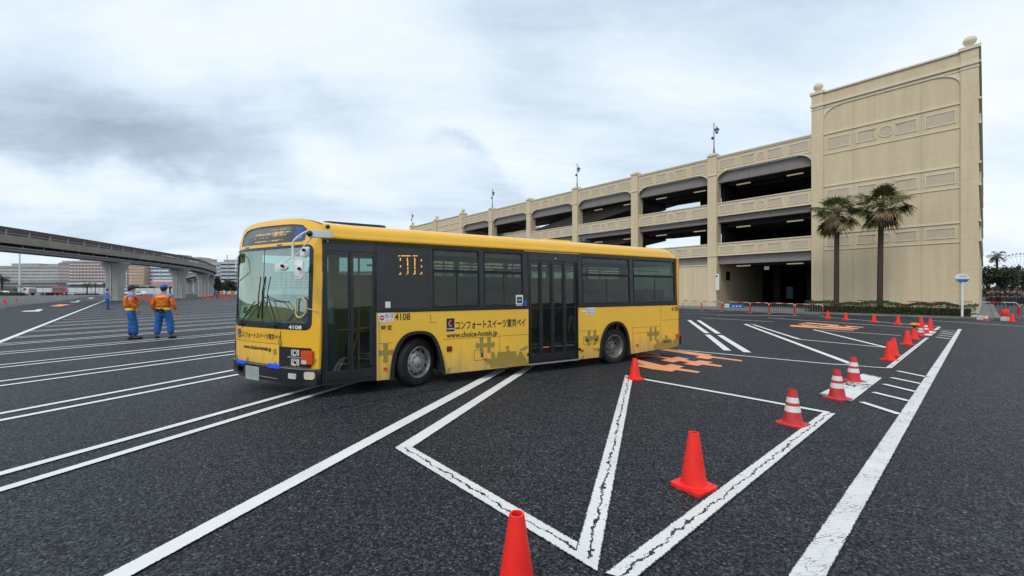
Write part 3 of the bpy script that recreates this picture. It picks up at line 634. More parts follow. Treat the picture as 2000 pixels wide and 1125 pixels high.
# ================================================================== PALMS, HEDGE, TREES
def leaf_quad(mb, p, d, n_, L, W_, droop=.0):
    d = d.normalized(); s_ = d.cross(n_).normalized() * W_ / 2; m1 = p + d * L * .5; e_ = p + d * L + Vector((0, 0, -droop))
    mb.add([p - s_ * .3, p + s_ * .3, m1 + s_, m1 - s_, e_], [(0, 1, 2, 3), (3, 2, 4)])
def fan_palm(loc, h, rad, seed, label, lean=(0, 0), lowrow=True):
    rn = random.Random(seed); o = empty('palm_tree', loc, 0, label, 'palm tree', 'fan palms beside the tower')
    pts = [(lean[0] * (i / 8) ** 2, lean[1] * (i / 8) ** 2, h * i / 8) for i in range(9)]
    MB().tube(pts, [.20] + [.165 - .02 * i / 8 for i in range(7)] + [.15], 12).build('trunk', M_trunk, o, smooth=True)
    cr_ = MB(); de = MB(); st = MB(); C0 = Vector((lean[0], lean[1], h - .05))
    for k in range(54):
        a = rn.uniform(0, 2 * math.pi); low = k < 15
        el = R(rn.uniform(-62, -22)) if low else R(rn.uniform(-18, 84))
        d0 = Vector((math.cos(a) * math.cos(el), math.sin(a) * math.cos(el), math.sin(el)))
        st_l = rad * rn.uniform(.46, .74) * (1 if el > 0 else .9)
        if el > R(55): st_l *= .75
        tip = C0 + d0 * st_l + Vector((0, 0, -.10 * math.cos(el)))
        st.tube([C0, C0 + d0 * st_l * .5 + Vector((0, 0, .05)), tip], [.03, .02, .012], 4)
        mb = de if (low and rn.random() < .75) else cr_
        d1 = (d0 + Vector((0, 0, -.35))).normalized(); side = d1.cross(Vector((0, 0, 1))).normalized(); up = side.cross(d1).normalized()
        tw_ = rn.uniform(-.5, .5); side = (side * math.cos(tw_) + up * math.sin(tw_)); up = side.cross(d1).normalized()
        Lf = rad * rn.uniform(.36, .50); nl = 26
        for i in range(nl):
            th = R(-118 + 236 * i / (nl - 1)); dd = d1 * math.cos(th) + side * math.sin(th) + up * rn.uniform(-.05, .22) - up * .25 * abs(math.sin(th))
            leaf_quad(mb, tip, dd, up, Lf * (1 - .22 * abs(th) / 2.1) * rn.uniform(.85, 1.05), .075, rn.uniform(.08, .34) * Lf * (1.3 if low else 1))
    st.build('leaf_stalks', M_palmdead, o); cr_.build('crown', M_palmleaf, o); de.build('dry_fronds', M_palmdead, o)
    return o
fan_palm(BL(-6.9, -4, .1), 7.3, 1.95, 3, 'left fan palm of the pair in front of the cream tower', (.05, 0))
fan_palm(BL(-4.5, -4, .1), 7.45, 1.95, 8, 'right fan palm of the pair, in front of the cream tower, leaning slightly right', (.12, 0))
rn = random.Random(5)
hd = empty('hedge', BL(-8.6, -5.2, .1), RZ, 'low clipped dark green hedge on the kerbed bed under the palms', 'hedge')
MB().box(.25, 8.3, .2, 1.6, 0, .45).build('branches', M_bark, hd)
hb = MB()
def hz_(x): return .70 + .06 * math.sin(x * 2.1) + .05 * math.sin(x * 5.3 + 1) + (.12 if 4.0 < x < 4.6 else 0)
for k in range(15000):
    x = rn.uniform(0, 8.6); f_ = rn.random(); y = rn.uniform(0, 1.8); z = rn.uniform(.02, 1) * hz_(x)
    if f_ < .5: y = rn.uniform(-.05, .25)
    elif f_ < .9: z = hz_(x) * rn.uniform(.86, 1.08)
    if x > 7.7 and rn.random() < .45: continue
    d = Vector((rn.uniform(-1, 1), rn.uniform(-1, .4), rn.uniform(-.3, 1)))
    leaf_quad(hb, Vector((x, y, z)), d, Vector((rn.uniform(-1, 1), rn.uniform(-1, 1), rn.uniform(-1, 1))), rn.uniform(.05, .09), .038, 0)
hb.build('leaves', M_hedge, hd)
def tree(loc, h, spread, seed, label, m=None, n=2200, ls=.32, trunk_r=.16, crown0=.35, group=None, name='tree'):
    rn = random.Random(seed); o = empty(name, loc, rn.uniform(0, 6), label, 'tree', group)
    t = MB().tube([(0, 0, 0), (.03 * h, 0, h * .3), (0, .02 * h, h * .6)], [trunk_r, trunk_r * .75, trunk_r * .4], 8); cl = []
    for k in range(9):
        a = rn.uniform(0, 6.28); rr = rn.uniform(.15, .85) * spread; z = h * rn.uniform(crown0 + .12, .92); rr *= math.sqrt(max(.15, 1 - ((z / h - .6) / .42) ** 2))
        c = Vector((rr * math.cos(a), rr * math.sin(a), z)); cl.append((c, rn.uniform(.32, .55) * spread))
        t.tube([(0, 0, h * rn.uniform(.25, .45)), c * .55 + Vector((0, 0, h * .2)), c], [trunk_r * .45, trunk_r * .25, .02], 5)
    t.build('trunk', M_bark, o); mb = MB()
    for k in range(n):
        c, r_ = rn.choice(cl); v = Vector((rn.gauss(0, 1), rn.gauss(0, 1), rn.gauss(0, 1))).normalized() * r_ * rn.uniform(.45, 1.08); v.z *= .72
        leaf_quad(mb, c + v, Vector((rn.uniform(-1, 1), rn.uniform(-1, 1), rn.uniform(-1, .6))), Vector((rn.uniform(-1, 1), rn.uniform(-1, 1), rn.uniform(-1, 1))), ls * rn.uniform(.6, 1.2), ls * .55)
    mb.build('crown', m or M_tree, o); return o
def at(px, Y, z=0): return Vector(((px - 1000) / F_PX * Y, Y, z))
def small_palm(loc, h, rad, seed, label, n=26, group=None):
    rn = random.Random(seed); o = empty('palm_tree', loc, 0, label, 'palm tree', group)
    MB().tube([(0, 0, 0), (.05, 0, h * .5), (0, 0, h)], [rad * .13, rad * .10, rad * .10], 8).build('trunk', M_trunk, o); mb = MB()
    for k in range(n):
        a = rn.uniform(0, 6.28); el = R(rn.uniform(-40, 78)); d = Vector((math.cos(a) * math.cos(el), math.sin(a) * math.cos(el), math.sin(el)))
        prev = Vector((0, 0, h)); side = d.cross(Vector((0, 0, 1))).normalized(); segs = 9
        for i in range(segs):
            dd = (d + Vector((0, 0, -.22 * i * i / 9))).normalized(); nx = prev + dd * rad / segs
            for s_ in (-1, 1): leaf_quad(mb, prev, side * s_ + dd * .6 + Vector((0, 0, -.25)), dd.cross(side), rad * .34 * (1 - .5 * abs(i - 4) / 5), rad * .07, rad * .05)
            prev = nx
    mb.build('crown', M_tree, o); return o
# right background: tall palm, dark trees, fence, lamp
small_palm(at(1947, 88), 9.0, 1.9, 4, 'tall thin palm rising above the dark trees at the right edge')
tree(at(1961, 70), 5.5, 3.2, 11, 'dark spreading tree with thick trunk behind the waiting crowd', M_tree, 4200, .34, .42, .55)
tree(at(1996, 74), 5.2, 2.6, 12, 'dark tree at the right edge of the picture behind the lamp post', M_tree, 2600, .34, .22, .5)
tree(at(1930, 82), 5.0, 2.2, 13, 'small loose dark tree next to the corner of the garage', M_tree, 1500, .32, .16, .45)
tree(at(1976, 84), 5.2, 2.4, 14, 'dark tree between the tall thin palm and the lamp post', M_tree, 2200, .32, .18, .45)
fh = MB()
for k in range(9000):
    x = rn.uniform(100, 150); p = Vector((x, 108 + rn.uniform(-1, 1), rn.uniform(.2, 2.6)))
    leaf_quad(fh, p, Vector((rn.uniform(-1, 1), rn.uniform(-1, 1), rn.uniform(-1, 1))), Vector((rn.uniform(-1, 1), 1, rn.uniform(-1, 1))), .5, .3)
tag(fh.build('hedge', M_hedge), 'tall dark hedge far behind the crowd at the right edge', 'hedge')
lp = empty('street_lamp', at(1990, 58), 0, 'black lantern street lamp standing among the crowd at the right edge', 'lamp')
MB().tube([(0, 0, 0), (0, 0, .5), (0, 0, .52), (0, 0, 4.6)], [.14, .12, .07, .05], 8).build('pole', M_purple, lp)
MB().lathe([(.08, 4.6), (.16, 4.68), (.26, 5.0), (.3, 5.02), (.08, 5.2), (.04, 5.35), (0, 5.5)], 8).build('lantern', M_purple, lp)
# ferris wheel, far away
fw = empty('ferris_wheel', at(1993, 900, 0), R(-20), 'huge pale ferris wheel far behind the trees at the right edge', 'ferris wheel')
M_far = mat('far_hazed_steel', (.42, .44, .50), .8); M_farr = mat('far_hazed_red', (.45, .34, .37), .8)  # distance haze is mixed into these pale wheel colours
rr = 47; zc = 34; mb = MB()
for rad_ in (rr, rr - 4):
    mb.tube([(rad_ * math.cos(2 * math.pi * i / 48), 0, zc + rad_ * math.sin(2 * math.pi * i / 48)) for i in range(49)], .45, 4)
mb.build('rim', M_far, fw)
mb = MB()
for i in range(36): a = 2 * math.pi * i / 36; mb.cyl((0, 0, zc), (rr * math.cos(a), 0, zc + rr * math.sin(a)), .22, n=4)
mb.build('spokes', M_far, fw)
MB().cyl((-18, 4, 0), (0, 2, zc), 1.0, n=6).cyl((18, 4, 0), (0, 2, zc), 1.0, n=6).build('support_frame', M_far, fw)
gb = MB().ball((0, 0, 0), 1.7, 1.5, 1.9, 8, 6)
g0 = gb.build('gondola', M_farr, fw)
for i in range(48):
    a = 2 * math.pi * i / 48; o = g0 if i == 0 else g0.copy()
    if i: COL.objects.link(o); o.parent = fw
    o.location = ((rr + 1.5) * math.cos(a), 0, zc + (rr + 1.5) * math.sin(a))
# ================================================================== BARRIERS
M_bred = mat('barrier_red', (.55, .02, .02), .45, var=.15); M_bwht = mat('barrier_white', (.60, .57, .52), .5, var=.15)
def barrier(length, hgt=.78, red_posts=True, nb=None):
    o = empty('crowd_barrier')
    r = .022; n = 5
    top = [(0, 0, .03), (0, 0, hgt - .12), (.035, 0, hgt - .035), (.12, 0, hgt), (length - .12, 0, hgt), (length - .035, 0, hgt - .035), (length, 0, hgt - .12), (length, 0, .03)]
    MB().tube(top, r, 6).build('frame', M_bwht, o)
    MB().cyl((.12, 0, hgt), (.12 + length * .22, 0, hgt), r + .006, n=6).cyl((length * .55, 0, hgt), (length * .75, 0, hgt), r + .006, n=6).cyl((0, 0, .05), (0, 0, hgt - .14), r + .007, n=6).cyl((length, 0, .05), (length, 0, hgt - .14), r + .007, n=6).build('red_bands', M_bred, o)
    b = MB().cyl((0, 0, .13), (length, 0, .13), .013, n=5); nb = nb or max(3, int(length / .15))
    for i in range(1, nb): b.cyl((length * i / nb, 0, .13), (length * i / nb, 0, hgt), .008, n=4)
    b.build('bars', M_galv, o)
    MB().box(-.02, .02, -.18, .18, 0, .03).box(length - .02, length + .02, -.18, .18, 0, .03).build('feet', M_galv, o)
    return o
bar0 = None
BP = [G(1334, 603.5), G(1371, 606), G(1411, 608.5), G(1466, 611.3), G(1503, 613.3), G(1553, 616.3), G(1609, 619.3)]
labs = ['crowd barrier nearest the back of the bus', 'second crowd barrier from the back of the bus', 'crowd barrier carrying the blue sign board', 'short crowd barrier just right of the blue sign board', 'crowd barrier in the middle of the dark garage entrance', 'last crowd barrier of the entrance row, beside the hedge']
for i, (a, b) in enumerate(zip(BP, BP[1:])):
    d = b - a; o = barrier(d.length - .06); o.location = a; o.rotation_euler = (0, 0, math.atan2(d.y, d.x))
    tag(o, labs[i], 'barrier', 'red and white crowd barriers before the garage')
sgn = empty('sign_board', BP[2].lerp(BP[3], .1) + Vector((0, 0, .36)), math.atan2((BP[3] - BP[2]).y, (BP[3] - BP[2]).x), 'blue sign board with white lettering hung on a crowd barrier', 'sign')
L_ = (BP[3] - BP[2]).length
MB().box(0, L_ * .68, -.045, -.03, 0, .27).build('panel', M_signblue, sgn)
lettering('駐 車 場', L_ * .28, L_ * .60, .05, .17, M_wink, sgn, fmap=lambda x, y, z: (x, -.045 - z, y), bold=.01)
MB().box(.0, L_ * .17, -.05, -.046, .0, .12).box(0, L_ * .17, -.05, -.046, .15, .27).build('white_panel', M_wht, sgn)
# fence along the tower foot and off to the right
pts = [(-6.3, -1.2), (-3.7, -1.25), (-3.4, -2.0), (-.9, -2.6), (1.6, -3.2), (4.4, -3.9), (7.4, -4.6), (10.4, -5.3)]
lab2 = {0: 'crowd barrier behind the hedge between the two palm trunks', 2: 'crowd barrier behind the hedge near the bus stop sign', 3: 'crowd barrier at the corner of the tower', 4: 'crowd barrier just right of the tower corner', 5: 'crowd barrier in front of the waiting crowd', 6: 'crowd barrier at the right edge of the picture'}
for i, l in lab2.items():
    a, b = BL(*pts[i], .11 if i < 4 else 0), BL(*pts[i + 1], .11 if i < 4 else 0); d = b - a
    o = barrier(d.length - .05, .84 if i >= 3 else .8); o.location = a; o.rotation_euler = (0, 0, math.atan2(d.y, d.x)); tag(o, l, 'barrier', 'crowd barriers at the tower foot')
# bus stop sign
bs_ = empty('bus_stop_sign', BL(-.62, -5.65, .1), 0, 'oval white over blue bus stop sign on a white pole by the hedge end', 'sign')
MB().cyl((0, 0, 0), (0, 0, 2.05), .055, n=14).cyl((0, 0, 2.0), (0, 0, 2.07), .075, n=14).build('pole', M_wht, bs_, smooth=True)
fy = lambda x, z, o_: (x, -o_, z)
d_ = MB().plate([circ(0, 2.30, .40, 36, .27)], -.04, .04).build('disc', M_wht, bs_, fmap=fy)
low = [p for p in circ(0, 2.30, .385, 60, .258) if p[1] < 2.26]
MB().plate([low], .041, .046).build('blue_half', M_signblue, d_, fmap=fy)
lettering('3 0 の', -.19, .19, 2.36, 2.43, M_maroon, d_, fmap=fy, off=.043, bold=.02)
# ================================================================== CONES
def cone_plain():
    o = empty('traffic_cone')
    MB().lathe([(.110, .022), (.113, .03), (.104, .036), (.045, .425), (.040, .45), (.030, .45), (.030, .42), (.088, .03)], 28).build('cone_body', M_cone, o, smooth=True)
    MB().plate([rrect(-.138, .138, -.138, .138, .03, 5)], 0, .026).build('base', M_cone, o, bevel=.004)
    return o
def cone_striped():
    o = empty('traffic_cone')
    rad = lambda z: .105 - (z - .05) / .40 * .062
    b = MB().lathe([(.116, .012), (.110, .035), (rad(.06), .06), (rad(.45), .45), (.034, .45), (.034, .4)], 28).build('cone_body', M_cone2, o, smooth=True)
    MB().lathe([(rad(.17) + .002, .17), (rad(.245) + .002, .245)], 28).build('reflective_band', M_refl, b, smooth=True)
    MB().lathe([(rad(.285) + .002, .285), (rad(.355) + .002, .355)], 28).build('reflective_band', M_refl, b, smooth=True)
    mb = MB(); mb.plate([rrect(-.152, .152, -.152, .152, .06, 6)], 0, .016); mb.lathe([(.146, .016), (.134, .03), (.112, .032)], 28); mb.build('base', M_cone2, o, smooth=True)
    return o
cp = cone_plain(); cs = cone_striped(); up, us = [], []
CONES = [  # px, base row, height, rotation, kind, label
    (1009, 1166, 1.0, 40, 'p', 'orange-red cone nearest the camera, cut by the bottom edge'),
    (1355, 951, 1.02, 32, 'p', 'large orange-red cone just inside the thick cracked line'),
    (1240, 740, .86, 10, 'p', 'orange-red cone by the rear wheel of the bus'),
    (1548, 828, .95, 30, 's', 'striped cone at the near corner of the bay, by itself'),
    (1635, 778, .98, 20, 's', 'striped cone at the front of the white painted parallelogram'),
    (1667, 744.5, .98, 5, 's', 'striped cone at the back of the white painted parallelogram'),
    (1737, 703.5, 1.0, 12, 'p', 'front cone of the close pair at the end of the thick line'),
    (1745, 694.5, 1.0, 40, 'p', 'rear cone of the close pair at the end of the thick line'),
    (1772.5, 673, .97, 20, 'p', 'plain cone standing just left of the one with the amber lamp'),
    (1786, 662.5, .88, 33, 'p', 'plain cone with an amber lamp on top'),
    (1798, 656, .80, 15, 's', 'striped cone directly behind the cone with the amber lamp'),
    (1799, 652, 1.45, 15, 'p', 'tall plain cone rising behind the striped cone'),
    (1807.5, 651, .88, 28, 's', 'striped cone between two plain cones at the far patch'),
    (1817, 646, 1.12, 28, 'p', 'plain cone at the far corner, right of the striped pair'),
    (1754, 633.5, .94, 28, 'p', 'rightmost cone of the four in a row before the hedge'),
    (1707, 629, .94, 8, 'p', 'third cone from the left in the row before the hedge'),
    (1652, 625, .98, 18, 'p', 'second cone from the left in the row before the hedge'),
    (1617, 622, .98, 38, 'p', 'leftmost cone of the row before the hedge'),
    (1926, 626.3, .78, 38, 's', 'small striped cone beside the white blocks at the kerb end'),
    (1977, 628, .95, 12, 'p', 'orange cone before the barrier at the far right'),
    (8, 590.5, 1.0, 12, 'p', 'far left cone, upper of the pair at the left edge'), (11, 594, 1.05, 12, 'p', 'far left cone, lower of the pair at the left edge'), (31.5, 588.6, 1.15, 12, 'p', 'single far cone right of the pair at the left edge')]
for i, (px, py, s_, rz, kd, lb) in enumerate(CONES):
    src, used = (cp, up) if kd == 'p' else (cs, us)
    hpt = G(px, py); o = src if not used else dup(src, hpt)
    used.append(o); o.location = hpt; o.rotation_euler = (0, 0, R(rz)); o.scale = (1, 1, s_) if s_ < 1.3 else (1, 1, s_)
    tag(o, lb, 'cone', 'plain orange cones in the lot' if kd == 'p' else 'striped cones in the lot')
for px, py, s_ in ((286, 588.6, 1.1), (290.5, 587.4, 1.3), (294.5, 588.8, 1.2), (299, 586.8, 1.25), (271, 587.6, 1.1), (281, 584.4, 1.2), (302, 583.4, 1.2), (397, 583.6, 1.7), (405, 583.4, 1.7), (409, 582.8, 1.6), (416, 582.6, 1.6), (421, 583, 1.6), (437, 582.8, 1.6), (441.5, 583.4, 1.7), (447, 582.6, 1.5),
                    (276, 581.4, 1.5), (284, 580.8, 1.5), (291, 580.6, 1.5), (298, 580.4, 1.4)):
    o = dup(cp, G(px, py), R(20)); o.scale = (s_, s_, s_)
    tag(o, 'tiny far cone in the cluster between the monorail piers and the bus', 'cone', 'far cones under the monorail')
al = empty('warning_lamp', G(1786, 662.5) + Vector((0, 0, .39)), 0, 'amber warning lamp sitting on top of a cone', 'lamp')
MB().lathe([(.03, 0), (.05, .03), (.05, .05)], 14).build('base', M_blk, al); MB().ball((0, 0, .11), .15, .13, .062, 16, 10).build('lens', mat('amber_cap', (.75, .24, .01), .3), al, smooth=True)
# white weight blocks at the kerb end
wb0 = None
for i, (px, py, lb) in enumerate(((1905, 623.6, 'white weight block at the end of the hedge kerb'), (1916, 625, 'white weight block left of the small striped cone'), (1963, 627, 'pale block with a red drum on it beside the barrier'))):
    o = empty('weight_block', G(px, py), R(20), lb, 'block', 'weight blocks by the barriers')
    MB().box(-.17, .17, -.12, .12, 0, .24).build('block', M_bwht, o, bevel=.02); MB().tube([(-.08, 0, .23), (-.08, 0, .30), (.08, 0, .30), (.08, 0, .23)], .015, 6).build('handle', M_galv, o)
o = empty('red_drum', G(1963, 627) + Vector((0, 0, .305)), 0, 'red plastic drum stacked on a pale block', 'drum'); MB().lathe([(.0, 0), (.15, 0), (.16, .02), (.13, .3), (.12, .32), (0, .32)], 16).build('body', M_cone, o, smooth=True)
# ================================================================== PEOPLE
def skin_mesh(name, verts, edges, m, parent, sub=1):
    me = bpy.data.meshes.new(name); me.from_pydata([v[:3] for v in verts], edges, []); me.update()
    o = bpy.data.objects.new(name, me); COL.objects.link(o)
    o.modifiers.new('s', 'SKIN'); s_ = o.modifiers.new('u', 'SUBSURF'); s_.levels = sub; s_.render_levels = sub
    for i, v in enumerate(verts):
        r = v[3] if isinstance(v[3], tuple) else (v[3], v[3]); me.skin_vertices[0].data[i].radius = r
        me.skin_vertices[0].data[i].use_root = (i == 0)
    bpy.context.view_layer.update()
    new = bpy.data.meshes.new_from_object(o.evaluated_get(bpy.context.evaluated_depsgraph_get()))
    o.modifiers.clear(); o.data = new; bpy.data.meshes.remove(me); new.name = name
    new.materials.clear(); new.materials.append(m)
    for p in new.polygons: p.use_smooth = True
    if parent is not None: o.parent = parent
    return o
def head_parts(body, z, hair, cap=None, y0=0.0, turn=0):
    """hair shell, ears and nose built on the head of a body mesh"""
    mb = MB(); n, m_ = 18, 10; vs = []
    for i in range(m_ + 1):
        t = math.pi * i / m_ * .62
        for j in range(n):
            p = 2 * math.pi * j / n; back = -math.sin(p)        # facing +y
            tt = t * (1.0 + .25 * back); q = math.sin(tt)
            vs.append((.088 * q * math.cos(p), y0 - .008 + .104 * q * math.sin(p), z + .118 * math.cos(tt)))
    mb.add(vs, [(i * n + j, (i + 1) * n + j, (i + 1) * n + (j + 1) % n, i * n + (j + 1) % n) for i in range(m_) for j in range(n)])
    mb.build('hair', hair, body, smooth=True)
    if cap is not None:
        c = MB(); vs = []
        for i in range(m_ + 1):
            t = math.pi * i / m_ * .5
            for j in range(n):
                p = 2 * math.pi * j / n; q = math.sin(t); vs.append((.102 * q * math.cos(p), y0 + .118 * q * math.sin(p), z + .045 + .105 * math.cos(t)))
        c.add(vs, [(i * n + j, (i + 1) * n + j, (i + 1) * n + (j + 1) % n, i * n + (j + 1) % n) for i in range(m_) for j in range(n)])
        c.plate([[(-.085, y0 + .05), (.085, y0 + .05), (.07, y0 + .17), (0, y0 + .2), (-.07, y0 + .17)]], z + .04, z + .052)
        c.build('cap', cap, body, smooth=True)
def worker(loc, rz, scale, label, hands, feet, cap=None, lookturn=0, jacket=None, yoke=None, stout=1.0, belt=True, name='person', trousers=None, hem=True, hairm=None, group=None, hipsway=0.0):
    o = empty(name, loc, rz, label, 'person', group); o.scale = (scale,) * 3
    (lh, rh), (lf, rf) = hands, feet; S = stout
    sh = 1.40; el = [((-.22 * S) * .45 + h[0] * .55 - .04 * (1 if h[0] < 0 else -1) * -1, -.05, (sh + h[2]) / 2 + .0) for h in (lh, rh)]
    el = [((-.25 if k == 0 else .25) * S * 1.06, -.06 + .3 * h[1], (sh + h[2]) / 2 - .01) for k, h in enumerate((lh, rh))]
    V = [(hipsway, 0, .96, .12), (0, 0, 1.2, .12), (0, 0, 1.38, .10), (0, .0, 1.47, .058), (0, .01, 1.555, .062), (0, .014, 1.62, (.078, .088)), (0, .008, 1.685, (.070, .082)), (0, 0, 1.72, .045),
         (0, .10, 1.60, .016), (-.18 * S, 0, sh - .01, .06), (*el[0], .043), (*lh, .026), (.18 * S, 0, sh - .01, .06), (*el[1], .043), (*rh, .026),
         (-.10, 0, .86, .08), (lf[0] * .9, lf[1] * .5 + .02, .48, .055), (lf[0], lf[1], .09, .035), (.10, 0, .86, .08), (rf[0] * .9, rf[1] * .5 + .02, .48, .055), (rf[0], rf[1], .09, .035)]
    E = [(0, 1), (1, 2), (2, 3), (3, 4), (4, 5), (5, 6), (6, 7), (5, 8), (2, 9), (9, 10), (10, 11), (2, 12), (12, 13), (13, 14), (0, 15), (15, 16), (16, 17), (0, 18), (18, 19), (19, 20)]
    if hands is not None:
        for k, (hi, hnd) in enumerate(((11, lh), (14, rh))):
            sx = -1 if k == 0 else 1
            i0 = len(V); V.append((hnd[0], hnd[1] + .01, hnd[2] - .06, .024)); E.append((hi, i0))
            for f_ in range(4):
                i1 = len(V); yo = -.026 + f_ * .018; ln = (.055, .068, .072, .06)[f_]
                V += [(hnd[0] - sx * .004, hnd[1] + .01 + yo, hnd[2] - .085, .0085), (hnd[0] - sx * .012, hnd[1] + .014 + yo, hnd[2] - .085 - ln * .6, .008), (hnd[0] - sx * .026, hnd[1] + .014 + yo, hnd[2] - .085 - ln, .007)]
                E += [(i0, i1), (i1, i1 + 1), (i1 + 1, i1 + 2)]
            i1 = len(V); V += [(hnd[0] - sx * .01, hnd[1] + .045, hnd[2] - .06, .009), (hnd[0] - sx * .016, hnd[1] + .055, hnd[2] - .095, .008)]; E += [(i0, i1), (i1, i1 + 1)]
    body = skin_mesh('body', V, E, M_skin, o)
    head_parts(body, 1.635, hairm or M_hair, cap, .008)
    if cap is None and False: pass
    # puffy jacket
    J = [(hipsway, 0, .985, (.185 * S, .135 * S)), (hipsway * .5, -.005, 1.10, (.205 * S, .15 * S)), (0, -.01, 1.24, (.205 * S, .155 * S)), (0, -.01, 1.36, (.175 * S, .125 * S)), (0, 0, 1.455, .075),
         (-.20 * S, -.005, sh - .025, .080 * S), (*el[0], .068 * S), (lh[0], lh[1], lh[2] + .045, .055), (.20 * S, -.005, sh - .025, .080 * S), (*el[1], .068 * S), (rh[0], rh[1], rh[2] + .045, .055)]
    jk = skin_mesh('jacket', J, [(0, 1), (1, 2), (2, 3), (3, 4), (3, 5), (5, 6), (6, 7), (3, 8), (8, 9), (9, 10)], jacket or M_jacket, body, 2)
    T = [(hipsway, 0, 1.0, (.165 * S, .125 * S)), (hipsway, 0, .90, (.165 * S, .125 * S)), (-.105 * S, 0, .80, .108 * S), (lf[0] * .85, lf[1] * .5 + .025, .48, .100 * S), (lf[0], lf[1] + .01, .10, .088), (.105 * S, 0, .80, .108 * S), (rf[0] * .85, rf[1] * .5 + .025, .48, .100 * S), (rf[0], rf[1] + .01, .10, .088)]
    skin_mesh('trousers', T, [(0, 1), (1, 2), (2, 3), (3, 4), (1, 5), (5, 6), (6, 7)], trousers or M_trous, body, 2)
    for f_, sgn_ in ((lf, -1), (rf, 1)):
        a = R(12) * sgn_; shoe = MB().ball((0, .05, .045), .052, .14, .05, 12, 8).box(-.045, .045, -.07, .17, 0, .02)
        q = Matrix.Translation((f_[0], f_[1] + .01, 0)) @ Matrix.Rotation(-a, 4, 'Z'); shoe.v = [tuple(q @ Vector(v)) for v in shoe.v]
        shoe.build('shoe', M_shoe, body, smooth=True)
    if hem:
        vs = []; n = 24
        for z, k in ((.93, 1.0), (.935, 1.05), (.985, 1.06), (1.005, 1.03), (1.01, .9)):
            vs += [(hipsway + .185 * S * k * math.cos(2 * math.pi * j / n), .135 * S * k * math.sin(2 * math.pi * j / n), z) for j in range(n)]
        MB().add(vs, [(i * n + j, i * n + (j + 1) % n, (i + 1) * n + (j + 1) % n, (i + 1) * n + j) for i in range(4) for j in range(n)]).build('jacket_hem', M_yelhem, jk, smooth=True)
        # light blue shoulders and collar, paler yoke across the back
        for s_ in (-1, 1): MB().ball((s_ * .185 * S, -.01, sh - .005), .085 * S, .092 * S, .070, 14, 8).build('shoulder_panel', M_lblue, jk, smooth=True)
        MB().lathe([(.07, 1.44), (.085, 1.46), (.078, 1.50), (.066, 1.505)], 18).build('collar', M_lblue, jk, smooth=True)
        MB().ball((0, -.06, 1.34), .175 * S, .115 * S, .085, 16, 8).build('yoke', M_jack2, jk, smooth=True)
    if belt:
        mb = MB()
        for x, hh in ((-.075, .11), (.055, .16)): mb.box(x - .045, x + .045, -.21 * S, -.15 * S, .99 - hh, .99)
        mb.build('belt_pouch', M_blk, body, bevel=.012)
    return o
worker(G(257, 662.5), R(-48), 1.06, 'person in orange and blue uniform with dark hair, turned towards the right', ((-.24, .16, .93), (.26, .12, .95)), ((-.07, -.03), (.09, .08)), None, stout=1.08, belt=False, hipsway=.02)
worker(G(320, 661.0), R(8), 1.06, 'person in orange and blue uniform with a blue cap seen from behind, legs apart', ((-.33, .06, .90), (.33, .06, .90)), ((-.21, 0), (.21, 0)), M_cap, stout=1.12)
worker(G(209.5, 603.4), R(-70), 1.06, 'person in light blue jacket and blue trousers by the end of the lane line', ((-.24, .1, 1.0), (.24, .14, 1.05)), ((-.08, 0), (.08, .04)), None, jacket=M_lblue, belt=False, hem=False)
M_or = mat('orange_uniform', (.75, .2, .04), .7)
for px, py, jm, tm, lb in ((423.5, 582.8, M_cap, M_cap, 'distant person in dark blue clothes among the far cones'), (432, 583, M_or, M_or, 'distant person in an orange uniform among the far cones'), (454, 582.8, M_or, M_or, 'distant person in orange close to the front of the bus')):
    worker(G(px, py), R(30), 1.06, lb, ((-.24, .1, .95), (.24, .1, .95)), ((-.1, 0), (.1, .04)), None, jacket=jm, trousers=tm, belt=False, hem=False)
# waiting crowd at the right edge
cl_ = [mat('dark_coat', (.02, .02, .025), .8), mat('charcoal_coat', (.045, .045, .05), .8), mat('navy_coat', (.02, .028, .055), .8), mat('grey_coat', (.16, .16, .17), .8), mat('brown_coat', (.10, .07, .05), .8)]
protos = []
def crowd_proto(k):
    return worker((0, 0, 0), 0, 1.0, 'x', ((-.24, .1, .95), (.24, .12, .95)), ((-.1, 0), (.1, .05)), None, jacket=cl_[k], trousers=cl_[(k * 2 + 1) % 3], belt=False, hem=False)
nm = ['a black coat', 'a charcoal coat', 'a navy coat', 'a grey coat', 'a brown coat']
places = [(1929, 49), (1933, 52), (1937, 48), (1941, 50), (1945, 54), (1949, 49), (1953, 52), (1957, 50), (1968, 48), (1973, 52), (1977, 47), (1981, 50), (1985, 53), (1990, 47), (1994, 51), (1999, 48), (2004, 50)]
rn = random.Random(21); first = {}
side = ['left', 'left', 'left', 'left', 'middle', 'middle', 'middle', 'middle', 'right', 'right', 'right', 'right', 'right', 'right', 'right', 'right', 'right']
for i, (px, Y) in enumerate(places):
    k = (i * 3 + i // 5) % 5
    lb = 'standing person in %s, number %s from the tower corner in the waiting crowd' % (nm[k], ['one', 'two', 'three', 'four', 'five', 'six', 'seven', 'eight', 'nine', 'ten', 'eleven', 'twelve', 'thirteen', 'fourteen', 'fifteen', 'sixteen', 'seventeen'][i])
    l = at(px, Y); a = rn.uniform(0, 6.28)
    if k not in first: o = first[k] = crowd_proto(k); o.location = l; o.rotation_euler = (0, 0, a)
    else: o = dup(first[k], l, a)
    o.scale = (rn.uniform(.98, 1.1),) * 3 if False else (1.0 + .06 * ((i * 7) % 3 - 1) / 1.0,) * 3
    tag(o, lb, 'person', 'waiting people at the right edge')
